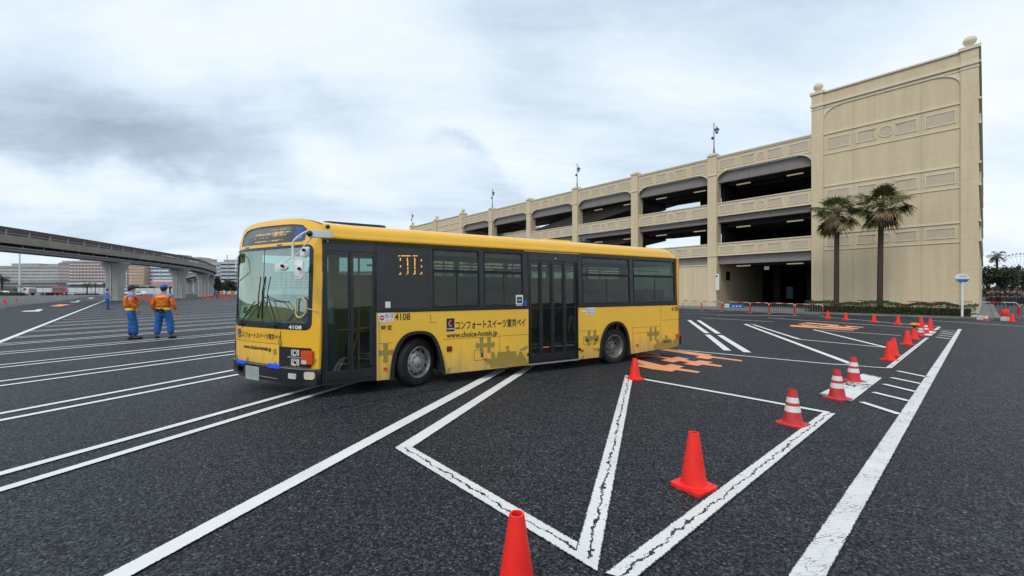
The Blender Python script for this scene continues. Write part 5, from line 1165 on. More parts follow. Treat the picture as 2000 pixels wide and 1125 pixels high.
# wipers
for pts in ([(475, 634), (489, 610), (505, 589)], [(543, 637), (533, 612), (522, 585)], [(521, 577), (516, 598), (513, 620)], [(524, 540), (519, 570), (519, 622)], [(515, 541), (512, 575), (511, 622)], [(518, 578), (540, 587), (560, 590)], [(548, 636), (541, 612), (533, 588)], [(560, 588), (574, 606), (585, 626)], [(487, 618), (500, 600), (509, 594)]):
    ftube(pts, .0085, .035, 'wiper', M_blk)
for px_, py_ in ((475, 634), (544, 637)): p = fmap(*bf(px_, py_, .02), .0); q = fmap(*bf(px_, py_, .02), .05); MB().cyl(p, q, .02, n=10).build('wiper_pivot', M_blk, bus)
# mirrors
O_ = .30
ma = ftube([(632, 452, .02), (612, 450, .12), (590, 449, O_), (583, 450, O_), (576, 455, O_), (567, 468, O_), (565.5, 476, O_), (566.5, 500, O_), (569, 515, O_), (573, 528, O_ - .02)], .017, O_, 'mirror_arm', M_wht)
br = MB().hexa([fmap(*bf(590, 463, O_), O_ - .03), fmap(*bf(590, 463, O_), O_ + .03), fmap(*bf(590, 446, O_), O_ + .03), fmap(*bf(590, 446, O_), O_ - .03)], [fmap(*bf(632, 463, .04), .0), fmap(*bf(632, 463, .04), .08), fmap(*bf(632, 449, .04), .08), fmap(*bf(632, 449, .04), .0)]).build('mirror_bracket', M_wht, bus, bevel=.008)
c = fmap(*bf(589, 454, O_ + .04), O_ + .04); MB().ball(c, .045, n=12, m=8).build('mirror_joint', M_blk, br, smooth=True); c = fmap(*bf(622, 440, .04), .04); MB().ball(c, .035, n=12, m=8).build('bracket_cap', M_blk, br, smooth=True)
ftube([(597, 459, O_), (579, 482, O_)], .010, O_, 'mirror_stay', M_wht, ma); ftube([(576, 492, O_), (565, 502, O_), (548, 516, O_ + .02)], .009, O_, 'mirror_stay', M_wht, ma)
def mirror(poly, name='mirror', d=.03, knob=None):
    pc = sum(p[0] for p in poly) / len(poly); poly = [(pc + (x - pc) * .80 - 1.0, y) for x, y in poly]
    P = [bf(x, y, O_ + .05) for x, y in poly]; mm = MB().plate([P], O_ + .01, O_ + .01 + d).build(name, M_wht, bus, fmap=lambda x, z, o_: fmap(x, z, o_), bevel=.018)
    cx_ = sum(p[0] for p in P) / len(P); cz_ = sum(p[1] for p in P) / len(P); Q = [(cx_ + (x - cx_) * .62, cz_ + (z - cz_) * .72) for x, z in P]
    MB().plate([Q], O_ + .01 + d, O_ + .018 + d).build('mirror_back_rib', M_wht, mm, fmap=fmap, bevel=.003)
    k = knob or (sum(p[0] for p in poly) / len(poly), sum(p[1] for p in poly) / len(poly)); c = fmap(*bf(k[0], k[1], O_ + .09), O_ + .075); MB().ball(c, .024, n=10, m=6).build('mirror_clamp', M_rub, mm, smooth=True)
    return mm
mirror([(563.5, 543), (564, 510), (566, 505), (579, 504), (581.5, 508), (582, 540), (579, 545), (566, 545.5)], knob=(571, 524)); mirror([(571.5, 500), (571, 489), (577, 481.5), (590, 480), (591.5, 484), (589, 497), (583, 502), (575, 502)], knob=(579, 487))
mirror([(548 + 12 * math.cos(R(t)), 521.5 + 7.6 * math.sin(R(t))) for t in range(0, 360, 20)][::-1], name='convex_mirror', d=.04, knob=(547, 519))
ftube([(464, 548, .0), (461, 530, .12), (462, 505, .1), (466, 495, .03)], .010, .05, 'mirror_stay', M_wht)
# arches and wheels
for aa in (archF, archR):
    cx_ = sum(p[0] for p in aa) / len(aa); o_ = [(cx_ + (x - cx_) * 1.0, z) for x, z in aa]; inn = [(cx_ + (x - cx_) * .90, (z - .17) * .955 + .17) for x, z in aa]
    o2 = [(cx_ + (x - cx_) * 1.035, (z - .17) * 1.02 + .17) for x, z in aa]
    fl = SP(MB().plate([o2 + inn[::-1]], .0005, .028), 'wheel_arch', M_rub)
    x0, x1 = min(p[0] for p in aa), max(p[0] for p in aa); MB().box(x0, x0 + .02, .045, .62, .2, 1.0).box(x1 - .02, x1, .045, .62, .2, 1.0).box(x0, x1, .62, .65, .2, 1.0).box(x0, x1, .045, .62, .98, 1.0).build('wheel_well', M_dark, fl)
def wheel(x, z, rad_, front, steer=0):
    hp = bpy.data.objects.new('wheel', None)
    t = MB().lathe([(rad_ * .66, -.105), (rad_ * .70, -.118), (rad_ * .88, -.125), (rad_ * .965, -.105), (rad_, -.07), (rad_, .10), (rad_ * .95, .125), (rad_ * .7, .13)], 48, axis='Y')
    R_ = rad_ * .66
    if front: rim = MB().lathe([(R_, -.105), (R_ * 1.0, -.118), (R_ * .95, -.12), (R_ * .90, -.10), (R_ * .86, -.03), (R_ * .80, .0), (R_ * .74, -.05), (R_ * .60, -.085), (R_ * .46, -.095), (R_ * .42, -.09), (R_ * .36, -.105), (R_ * .20, -.12), (R_ * .18, -.14), (.0, -.145)], 40, axis='Y')
    else: rim = MB().lathe([(R_, -.105), (R_ * 1.0, -.118), (R_ * .95, -.12), (R_ * .90, -.10), (R_ * .80, -.02), (R_ * .74, .05), (R_ * .62, .07), (R_ * .5, .075), (R_ * .46, .07), (R_ * .42, .0), (R_ * .30, -.01), (R_ * .28, -.03), (0, -.035)], 40, axis='Y')
    w_ = rim.build('wheel', M_steel if front else M_steel2, bus, smooth=True, ang=50); t.build('tyre', M_rub, w_, smooth=True, ang=50)
    for i in range(10):
        a = 2 * math.pi * i / 10 + .2; c, s_ = math.cos(a), math.sin(a)
        MB().cyl((R_ * .74 * c, -.068 if front else .04, R_ * .74 * s_), (R_ * .74 * c, -.02 if front else .07, R_ * .74 * s_), R_ * .085, n=10).build('hand_hole', M_blk, w_)
        a += math.pi / 10; c, s_ = math.cos(a), math.sin(a); yy = -.095 if front else .06
        MB().cyl((R_ * .52 * c, yy + .01, R_ * .52 * s_), (R_ * .52 * c, yy - .035, R_ * .52 * s_), R_ * .05, n=6).build('wheel_nut', M_galv, w_)
    gr = MB()
    for k in range(2): gr.lathe([(rad_ * (.80 + .08 * k), -.1262), (rad_ * (.815 + .08 * k), -.1275), (rad_ * (.83 + .08 * k), -.1262)], 48, axis='Y')
    gr.build('sidewall_ring', M_rub, w_, smooth=True)
    w_.location = (x, .165 + (.05 if front else 0), z); w_.rotation_euler = (0, 0, steer); return w_
wheel(bs(816, 712, -.04)[0], .412, .415, True, R(27)); wheel(bs(1201, 681, -.04)[0], .385, .405, False)
for u__ in (1.534, 6.089):
    w2 = [c for c in bus.children if c.name.startswith('wheel') and abs(c.location.x - u__) < .3 and 'arch' not in c.name and c.location.y < 1][0]
    c = w2.copy(); COL.objects.link(c); c.location = (w2.location.x - (.5 if u__ < 2 else 0), 1.78, w2.location.z); c.rotation_euler = (0, 0, math.pi)
    for ch in [c_ for c_ in w2.children if not c_.name.startswith(('hand', 'wheel'))]: d = ch.copy(); COL.objects.link(d); d.parent = c
# far side, rear, floor, interior
Wd = 1.95
fs_ = lambda x, z, o_: (x, Wd - tum(z) + o_, z)
farop = [rect(-.75, .35, 1.4, 2.3)] + [rect(.55 + i * 1.28, .55 + i * 1.28 + 1.15, 1.98, 2.31) for i in range(6)]  # far windows cut as high slots to keep the near lower panes dark
MB().plate([rect(-1.1, U3, .2, 2.44)] + farop, -.04, 0).build('far_side_panel', M_yel2, bus, fmap=fs_)
for o_ in farop: MB().plate([o_], -.02, -.014).build('window', M_gtop, bus, fmap=fs_)
rs = lambda y, z, o_: (8.30 + o_, y, z)
MB().plate([rect(0.0, Wd, .3, 2.46), rect(.25, Wd - .25, 1.5, 2.3)], -.03, 0).build('rear_panel', M_yel, bus, fmap=rs); MB().plate([rect(.25, Wd - .25, 1.5, 2.3)], -.02, -.015).build('rear_window', M_gside, bus, fmap=rs)
MB().box(8.24, 8.3, .0, .04, .3, 2.46).build('rear_corner_post', M_yel, bus); MB().box(8.2, 8.42, .02, Wd, .3, .5).build('rear_bumper', M_blk, bus)
q = sbox(1320, 1326, 652, 660, 'tail_lamp', M_amber, low2, .001, .02)
fa, fb, ra_, rb__ = archF[0][0] - .02, archF[-1][0] + .02, archR[0][0] - .02, archR[-1][0] + .02
MB().plate([[(.05, .045), (fa, .045), (fa, .655), (fb, .655), (fb, .045), (ra_, .045), (ra_, .655), (rb__, .655), (rb__, .045), (8.25, .045), (8.25, 1.2), (fb + 5, 1.2), (fb + 4, 1.2), (fb + .2, 1.2), (fa - .2, 1.2), (-.6, 1.2)]], .20, .30).build('floor', M_gfloor, bus)
MB().plate([[(5.2, .05), (ra_, .05), (ra_, .655), (rb__, .655), (rb__, .05), (8.24, .05), (8.24, 1.88), (5.2, 1.88)]], .31, .62).build('raised_floor', M_gfloor, bus)
db = MB().plate([[(.02, .30), (.30, .30), (-.65, 1.86), (-1.0, 1.86)]], .31, 1.12).build('dashboard', mat('dash_grey', (.13, .145, .145), .6), bus)
MB().plate([[(.9, .05), (.93, .05), (.93, .75), (.9, .75)]], .35, 1.35).plate([[(.3, 1.0), (.34, 1.0), (.34, 1.85), (.3, 1.85)]], .35, 1.5).build('partition', M_inner, bus)
sw = [(-.28 + .19 * math.cos(R(t)) * .5, 1.42 + .19 * math.sin(R(t)), 1.22 + .19 * math.cos(R(t)) * .8) for t in range(0, 361, 24)]; MB().tube(sw, .014, 6).cyl((-.42, 1.42, 1.05), (-.28, 1.42, 1.22), .02, n=6).build('steering_wheel', M_blk, bus)
MB().box(.6, 8.2, 1.55, 1.88, 2.33, 2.39).box(.95, 8.2, .08, .35, 2.28, 2.39).build('ceiling_cove', mat('cove_grey', (.10, .11, .115), .6), bus)
for i in range(14): MB().tube([(1.3 + i * .48, .5, 2.15), (1.3 + i * .48, .5, 1.98)] + [(1.3 + i * .48 + .05 * math.sin(R(t)), .5, 1.93 + .05 * math.cos(R(t))) for t in range(0, 361, 45)], .008, 5).build('hanging_strap', M_wht, bus)
hr = [((.35, .12, 1.02), (.75, .12, 1.05)), ((.5, .2, .55), (.62, .2, 1.0)), ((.62, .2, .35), (.62, .2, 2.35)), ((.2, .55, 1.0), (.75, .5, .95)), ((2.2, .5, .3), (2.2, .5, 2.4)), ((3.8, .3, .3), (3.8, .3, 2.4)), ((4.9, .3, .3), (4.9, .3, 2.4)), ((3.2, 1.4, .3), (3.2, 1.4, 2.4)), ((4.3, 1.5, .3), (4.3, 1.5, 2.4)), ((6.2, .6, .6), (6.2, .6, 2.4)), ((1.0, .45, 2.15), (8.1, .45, 2.15)), ((1.0, 1.5, 2.15), (8.1, 1.5, 2.15))]
for a, b in hr: MB().cyl(a, b, .016, n=8).build('handrail', M_tan, bus)
s0 = None
for (u, v) in [(u, v) for u in (2.2, 2.75, 3.3) for v in (.12,)] + [(u, 1.4) for u in (1.0, 1.65, 2.3, 2.95, 3.6, 4.25, 4.9)] + [(u, v) for u in (5.55, 6.2, 6.85, 7.5) for v in (.12, 1.2)]:
    zf = .71 if u > 5.2 else .31; wd_ = .6 if u > 5.2 else .42
    MB().box(u, u + .36, v, v + wd_, zf + .30, zf + .40).box(u + .33, u + .42, v, v + wd_, zf + .38, zf + .98).build('seat', M_seat, bus, bevel=.03)
def seated(u, v, zf, coat, label, face=-1):
    o = empty('person', bus.matrix_basis @ Vector((u, v, zf)), bus.rotation_euler.z + (R(90)), label, 'person', 'people riding in the bus')
    V = [(0, -.02, .42, .10), (0, -.03, .62, .105), (0, -.02, .80, .09), (0, 0, .88, .05), (0, .02, .97, .075), (0, .02, 1.04, .065), (-.17, 0, .78, .05), (-.2, .05, .56, .04), (-.14, .25, .55, .028), (.17, 0, .78, .05), (.2, .05, .56, .04), (.14, .25, .55, .028), (-.09, .38, .44, .06), (-.1, .42, .08, .04), (.09, .38, .44, .06), (.1, .42, .08, .04)]
    E = [(0, 1), (1, 2), (2, 3), (3, 4), (4, 5), (2, 6), (6, 7), (7, 8), (2, 9), (9, 10), (10, 11), (0, 12), (12, 13), (0, 14), (14, 15)]
    b_ = skin_mesh('body', V, E, M_skin, o); J = [(0, -.02, .44, .13), (0, -.03, .62, .14), (0, -.02, .78, .12), (-.17, 0, .77, .07), (-.2, .05, .57, .06), (-.15, .2, .55, .045), (.17, 0, .77, .07), (.2, .05, .57, .06), (.15, .2, .55, .045), (-.09, .38, .45, .08), (.09, .38, .45, .08)]
    skin_mesh('coat', J, [(0, 1), (1, 2), (2, 3), (3, 4), (4, 5), (2, 6), (6, 7), (7, 8), (0, 9), (0, 10)], coat, b_)
    head_parts(b_, .985, M_hair, None, .015); return o
seated(-.02, 1.42, .45, cl_[0], 'bus driver in dark uniform behind the windshield')
for i, (u, v, zf, lb) in enumerate(((2.62, .32, .34, 'passenger seated by the first side window of the bus'), (3.25, .32, .34, 'passenger seated just ahead of the middle door of the bus'), (5.6, .4, .62, 'passenger seated just behind the middle door of the bus'), (6.22, .4, .62, 'passenger seated at the rear end of the third side window of the bus'), (6.9, .4, .62, 'passenger seated at the front of the last side window of the bus'), (7.55, .4, .62, 'passenger at the very back of the bus'),
    (1.5, 1.6, .34, 'passenger on the far side of the bus behind the blank panel'), (2.2, 1.6, .34, 'passenger on the far side seen through the first side window'), (3.4, 1.6, .34, 'passenger on the far side seen through the second side window'), (5.75, 1.5, .62, 'passenger on the far side just behind the middle door'), (6.5, 1.5, .62, 'passenger on the far side seen through the third side window'), (7.1, 1.5, .62, 'passenger on the far side seen through the last side window'))):
    seated(u, v, zf, cl_[(i * 2 + 1) % 5], lb)
# ================================================================== MONORAIL
CP = [(-56, 22), (-61.7, 50), (-67, 70), (-72.7, 89), (-81, 107), (-103, 141), (-145, 188), (-215, 267)]
def catmull(P, k=12):
    P = [Vector(p) for p in P]; P = [2 * P[0] - P[1]] + P + [2 * P[-1] - P[-2]]; out_ = []
    for i in range(1, len(P) - 2):
        for j in range(k):
            t = j / k; a, b, c, d = P[i - 1], P[i], P[i + 1], P[i + 2]
            out_.append(.5 * ((2 * b) + (c - a) * t + (2 * a - 5 * b + 4 * c - d) * t * t + (3 * b - a - 3 * c + d) * t ** 3))
    return out_ + [P[-2]]
PATH = catmull(CP)
def sweep(sec, m, name, par, path=PATH):
    """sec: (offset to the near side, z) outline"""
    vs = []; n = len(sec)
    for i, p in enumerate(path):
        d = (path[min(i + 1, len(path) - 1)] - path[max(i - 1, 0)]).normalized(); nr = Vector((d.y, -d.x))
        vs += [(p.x + nr.x * o_, p.y + nr.y * o_, z) for o_, z in sec]
    fs = [(i * n + j, (i + 1) * n + j, (i + 1) * n + (j + 1) % n, i * n + (j + 1) % n) for i in range(len(path) - 1) for j in range(n)]
    mb = MB().add(vs, fs); mb.f.append(tuple(range(n))); return mb.build(name, m, par)
mono = empty('monorail_viaduct', (0, 0, 0), 0, 'elevated concrete monorail track curving away on flared piers', 'viaduct')
M_rail = mat('weathered_brown_rail', (.085, .07, .068), .8, var=.25, vscale=.7); M_gird = mat('girder_concrete', (.27, .245, .20), .85, var=.16, vscale=.5, bump=.2, bscale=4); M_gsteel = mat('grey_girder_steel', (.20, .20, .215), .6, var=.12, vscale=.5); M_tray = mat('pale_cable_tray', (.60, .62, .64), .5, var=.1)
RCT = lambda a, b, c, d: [(a, c), (b, c), (b, d), (a, d)]
sweep(RCT(1.2, 1.9, 7.30, 8.25), M_gird, 'track_beam', mono); sweep(RCT(-1.9, -1.2, 7.25, 8.25), M_gird, 'track_beam', mono)
sweep(RCT(1.55, 1.72, 8.62, 9.22), M_rail, 'side_screen', mono); sweep(RCT(1.80, 1.86, 8.46, 8.52), M_galv, 'conductor_rail', mono); sweep(RCT(-1.6, 1.54, 8.255, 8.33), M_rail, 'walkway', mono)
sweep(RCT(-1.72, -1.55, 8.55, 9.15), M_rail, 'side_screen', mono)
sweep(RCT(.2, 1.1, 6.45, 6.86), M_gsteel, 'lower_girder', mono); sweep(RCT(-1.1, -.2, 6.45, 6.86), M_gsteel, 'lower_girder', mono); sweep(RCT(.9, 1.25, 6.864, 6.95), M_tray, 'cable_tray', mono)
acc = 0; nxt = 0; pst = MB(); hg = MB()
for a, b in zip(PATH, PATH[1:]):
    L = (b - a).length; d = (b - a).normalized(); nr = Vector((d.y, -d.x))
    while nxt < acc + L:
        p = a + d * (nxt - acc); q = p + nr * 1.78; pst.box(q.x - .06, q.x + .06, q.y - .06, q.y + .06, 8.252, 8.9); q = p + nr * 1.15; hg.box(q.x - .05, q.x + .05, q.y - .05, q.y + .05, 6.87, 7.29); nxt += 3.0
    acc += L
pst.build('screen_posts', M_galv, mono); hg.build('hangers', M_galv, mono)
def pier(px, Y, top=6.44, w0=1.05, w1=1.85):
    c = at(px, Y); i = min(range(len(PATH)), key=lambda k: (PATH[k] - c.xy).length); c = Vector((PATH[i].x, PATH[i].y, 0)); d = (PATH[min(i + 1, len(PATH) - 1)] - PATH[max(0, i - 1)]).normalized()
    mb = MB(); prof = [(w0 * 1.0, 0), (w0, 1.8), (w0, 3.2), (w0 * 1.04, 4.0), (w0 * 1.16, 4.8), (w0 * 1.38, 5.5), (w0 * 1.62, 6.0), (w1, 6.3), (w1, top)]; vs = []
    oct_ = [(-1, -.55), (-.75, -.8), (.75, -.8), (1, -.55), (1, .55), (.75, .8), (-.75, .8), (-1, .55)]
    for w_, z in prof: vs += [(w_ * a, .62 * (1 + .3 * (w_ - w0)) * b * 1.4, z) for a, b in oct_]
    mb.add(vs, [(k * 8 + j, k * 8 + (j + 1) % 8, (k + 1) * 8 + (j + 1) % 8, (k + 1) * 8 + j) for k in range(len(prof) - 1) for j in range(8)]); mb.f.append(tuple(range(64, 72)))
    o = mb.build('pier', M_conc, mono); o.location = c; o.rotation_euler = (0, 0, math.atan2(-d.x, d.y)); 
    MB().tube([(-.2, -.76, 0), (-.2, -.76, 4.6), (-.26, -.95, 6.1)], .06, 8).build('drain_pipe', M_tray, o); return o
for px, Y in ((222, 70), (345, 92), (386, 113), (403, 133), (408, 156), (401, 178), (388, 202), (376, 226), (365, 250)): pier(px, Y)
# a second low arcade and a train far behind
vb = empty('viaduct', (0, 0, 0), 0, 'low pale concrete viaduct with arches far behind the monorail piers', 'viaduct')
A = at(200, 250); B = at(352, 250); ap = MB().box(A.x, B.x, 249, 252, 4.1, 5.1).build('deck', M_conc, vb)
for k in range(9): x = A.x + (B.x - A.x) * (k + .5) / 9; MB().box(x - .8, x + .8, 249.2, 251.8, 0, 4.09).hexa([(x - .8, 249.3, 3.0), (x + .8, 249.3, 3.0), (x + .8, 251.7, 3.0), (x - .8, 251.7, 3.0)], [(x - 2.6, 249.3, 4.09), (x + 2.6, 249.3, 4.09), (x + 2.6, 251.7, 4.09), (x - 2.6, 251.7, 4.09)]).build('pier', M_conc, vb)
tr_ = empty('monorail_train', at(316, 262, 5.2), R(14), 'small white and pink train far off between the second and first piers', 'train')
MB().plate([rrect(-5, 10, 0, 3.6, .9, 4)], -1.2, 1.2).build('car_body', mat('train_pink', (.62, .28, .30), .4), tr_, fmap=lambda x, z, o_: (x, -o_, z)); MB().plate([rrect(-4.2, 9, 2.2, 3.3, .3, 3)], 1.21, 1.26).build('window_band', M_wht, tr_, fmap=lambda x, z, o_: (x, -o_, z)); MB().box(-3, 9, -.4, .4, -.9, -.01).build('skirt', M_dark, tr_)
# ================================================================== FAR BUILDINGS
M_bw = mat('far_window', (.10, .12, .14), .3); M_roofc = mat('roof_plant_grey', (.30, .32, .34), .8)
def far_building(label, px0, px1, ytop, Y, wallc, floors, bays_, style='grid', depth=18, ybase=571.5, wz=(.35, .78), wf=.62, roofs=(), wc=None, nm_='hotel'):
    A, B = at(px0, Y), at(px1, Y); H_ = CAM_H + (HZ - ytop) * Y / F_PX; Wd_ = B.x - A.x
    o = empty(nm_, (A.x, Y, 0), 0, label, 'building'); wm = mat('hazed_wall', tuple(min(.8, x * 1.2 + .02) for x in wallc), .85, var=.07, vscale=.15)  # wall colours lifted paler to paint in the distance haze
    MB().box(0, Wd_, 0, depth, 0, H_).build('wall', wm, o)
    fh_ = (H_ - 3.4) / floors; wcm = wc or M_bw; cnt = 0
    if style == 'grid':
        rest = MB(); src = None
        for f_ in range(floors):
            z = 3.0 + f_ * fh_
            for b in range(bays_):
                x = Wd_ * (b + .5) / bays_; hw = Wd_ / bays_ * wf / 2 * (1 if (b * 7 + f_ * 3) % 5 else .7)
                if cnt < 100: MB().box(x - hw, x + hw, -.06, -.003, z + fh_ * wz[0], z + fh_ * wz[1]).build('window', wcm, o)
                else: rest.box(x - hw, x + hw, -.06, -.003, z + fh_ * wz[0], z + fh_ * wz[1])
                cnt += 1
        if rest.v: tag(rest.build('window', wcm, o), kind='stuff')
        for f_ in range(floors + 1): pass
        MB().box(0, Wd_, -.25, -.003, H_ - .5, H_ + .1).build('cornice', wm, o); MB().box(0, Wd_, -.2, -.003, 2.6, 2.9).build('string_course', wm, o)
    else:
        for f_ in range(floors):
            z = 3.0 + f_ * fh_; MB().box(.2, Wd_ - .2, -.06, -.003, z + fh_ * wz[0], z + fh_ * wz[1]).build('window_strip', wcm, o)
            MB().box(0, Wd_, -.5, -.003, z + fh_ * wz[1] + .05, z + fh_ * (wz[1] + .12)).build('balcony_ledge', wm, o)
        for b in range(1, bays_): x = Wd_ * b / bays_; MB().box(x - .14, x + .14, -.3, -.064, 3.0, H_ - .2).build('fin', wm, o)
    for (ra, rb_, rt) in roofs:
        xa, xb = at(ra, Y).x - A.x, at(rb_, Y).x - A.x; MB().box(xa, xb, 2, depth - 2, H_ + .002, CAM_H + (HZ - rt) * Y / F_PX).build('roof_structure', M_roofc, o)
    return o
far_building('wide pale grey hotel with rows of small windows at the far left', -70, 114.5, 519.5, 300, (.38, .375, .35), 7, 42, roofs=((16, 70, 514.2), (88, 114, 515)), wz=(.3, .68), wf=.66)
far_building('narrow brick and beige tower wing between the two big hotels', 114.6, 135.5, 513, 299, (.35, .29, .27), 8, 6, roofs=((115, 127, 509),), wz=(.3, .7))
far_building('pinkish hotel with long banded balconies behind the first monorail pier', 135.6, 238, 509, 296, (.44, .37, .355), 9, 16, 'band', wz=(.30, .62), roofs=((150, 175, 506.5),), wc=mat('balcony_shade', (.17, .155, .16), .6))
far_building('dark red-brown slim block just right of the first pier', 238.2, 251.5, 516, 290, (.27, .165, .15), 8, 3)
far_building('tan hotel with small square windows between the piers', 251.6, 281.5, 515.5, 288, (.42, .295, .215), 8, 9, wz=(.3, .62), wf=.45, roofs=((256, 272, 513),))
far_building('white and blue striped office block behind the second pier', 281.6, 345, 513, 292, (.47, .50, .53), 7, 4, 'band', wz=(.25, .70), wc=mat('blue_glass_strip', (.16, .22, .29), .25))
far_building('beige pink block whose top shows above the monorail track', 335, 392.5, 503.5, 330, (.44, .35, .31), 9, 12, roofs=((335, 345, 496.5), (352, 384, 501.5)))
far_building('grey office block with dark window bands left of the bus', 431, 505, 511.5, 262, (.36, .375, .395), 7, 5, 'band', wz=(.30, .62), roofs=((433, 462, 506.8),), nm_='office_building', wc=mat('dark_window_strip', (.035, .04, .05), .3))
far_building('lower grey office wing with small windows behind the trees', 404, 430.8, 515.5, 268, (.37, .385, .40), 7, 7, roofs=((406, 426, 511.5),), nm_='office_building')
an = empty('antenna', at(443.6, 268, 21.6), 0, 'thin antenna mast on the grey office roof', 'antenna'); MB().cyl((0, 0, 0), (0, 0, 3.4), .22, n=6).build('mast', M_roofc, an)
far_building('pale hotel seen over the bus line, far behind it', 505, 800, 530, 320, (.40, .40, .39), 6, 30)
# low white hoardings, hedge line and yard fence
M_hoard = mat('white_hoarding', (.62, .64, .65), .6, var=.08, vscale=.3)
for i, (a, b, Y, t) in enumerate(((36, 118, 205, 562.5), (118, 215, 215, 562), (215, 330, 225, 563), (418, 620, 190, 566))):
    A, B = at(a, Y), at(b, Y); H_ = CAM_H + (HZ - t) * Y / F_PX; o = empty('hoarding', A, 0, ['white panel hoarding behind the trucks', 'white panel hoarding behind the small palm', 'white panel hoarding behind the monorail piers', 'white panel hoarding behind the trees beside the bus'][i], 'fence', 'white hoardings across the far side of the lot')
    L = B.x - A.x; MB().box(0, L, 0, .1, 0, H_).build('panel', M_hoard, o); pp = MB(); k = 0
    while k < L: pp.box(k, k + .12, -.06, -.003, 0, H_ + .05); k += 4
    pp.build('panel_ribs', M_galv, o)
lowb = empty('hotel', at(-80, 262), 0, 'long low podium building in front of the pale grey hotel', 'building'); L = at(114, 262).x - at(-80, 262).x
MB().box(0, L, 0, 12, 0, 6.6).build('wall', mat('podium_grey', (.30, .30, .30), .8), lowb); MB().box(1, L - 1, -.1, -.003, 2.2, 4.6).build('window_strip', M_bw, lowb); MB().box(-.5, L + .5, -.8, 12, 6.602, 7.1).build('roof', M_roofc, lowb)
canopy = empty('canopy', at(130, 240), 0, 'long white flat roofed shelter behind the small palm', 'shelter'); L = at(212, 240).x - at(130, 240).x
MB().box(0, L, 0, 6, 5.4, 6.2).build('roof', M_hoard, canopy); MB().box(1, L - 1, 1, 5, 2.0, 5.39).build('wall', M_bw, canopy)
tree(at(419, 165), 7.6, 2.6, 31, 'tall dense dark tree between the last pier and the grey office', M_tree, 2600, .5, .2, .25)
tree(at(441, 172), 6.0, 2.9, 32, 'rounded olive green tree left of the bus front', M_tree2, 2200, .5, .2, .3)
tree(at(455, 176), 5.4, 2.6, 33, 'olive green tree half hidden by the front of the bus', M_tree2, 1800, .5, .2, .3); tree(at(428, 185), 4.8, 2.4, 34, 'low dark tree behind the rounded olive tree', M_tree, 1500, .5, .18, .2)
small_palm(at(170, 175), 4.0, 2.1, 41, 'small palm standing in a round planter before the banded hotel', group='palms in the far car park'); small_palm(at(4, 180), 7.4, 3.2, 42, 'palm at the far left edge of the picture', group='palms in the far car park')
for i, (px, h_) in enumerate(((186, 4.8), (203, 5.0), (222, 4.4))): small_palm(at(px, 210), h_, 1.4, 50 + i, ['tiny palm left of the first monorail pier, farther from it', 'tiny palm close to the left side of the first monorail pier', 'tiny palm hidden by the first monorail pier'][i], 18, 'palms in the far car park')
tree(at(268, 235), 4.4, 3.0, 61, 'low tree beneath the far arcade, between the two people in orange', M_tree, 900, .6, .2, .2); tree(at(292, 238), 4.0, 3.0, 62, 'low bushy tree beneath the far arcade, left of the capped person', M_tree, 900, .6, .2, .2)
# planter ring with barrier under the small palm
pl_ = empty('planter', at(170, 172), 0, 'dark round planter with a thin rail around it under the small palm', 'planter'); MB().lathe([(3.6, 0), (3.7, .5), (3.4, .55), (0, .5)], 24).build('bed', M_dark, pl_); rb = MB()
for k in range(8): x = -8 + k * 2.3; rb.cyl((x, -4, 0), (x, -4, 1.0), .06, n=6)
rb.cyl((-8, -4, 1.0), (8.1, -4, 1.0), .06, n=6); rb.build('rail', M_maroon, pl_)
# light mast
ms = empty('light_mast', at(38.5, 150), 0, 'tall white light mast at the left, passing behind the monorail', 'lamp'); MB().tube([(0, 0, 0), (0, 0, 3.0), (0, 0, 3.1), (0, 0, 17)], [.5, .42, .27, .16], 12).build('pole', M_hoard, ms, smooth=True); MB().box(-.75, .75, -.5, .5, 2.9, 3.2).box(-.6, .6, -.45, .45, 3.6, 3.8).build('collar', M_galv, ms); MB().box(-1.6, 1.6, -.3, .3, 16.7, 17.1).build('floodlight', M_galv, ms)
for i, (px, Y, h_) in enumerate(((247, 200, 13.5), (255, 185, 9.5))):
    o = empty('light_pole', at(px, Y), 0, ['thin white light pole in front of the red-brown block', 'cream light pole beside the thin white one'][i], 'lamp'); MB().tube([(0, 0, 0), (0, 0, h_)], [.22, .14], 8).build('pole', M_hoard, o); MB().box(-2.2, 2.2, -.15, .15, h_ - .3, h_ - .1).build('lamp_bar', M_hoard, o)
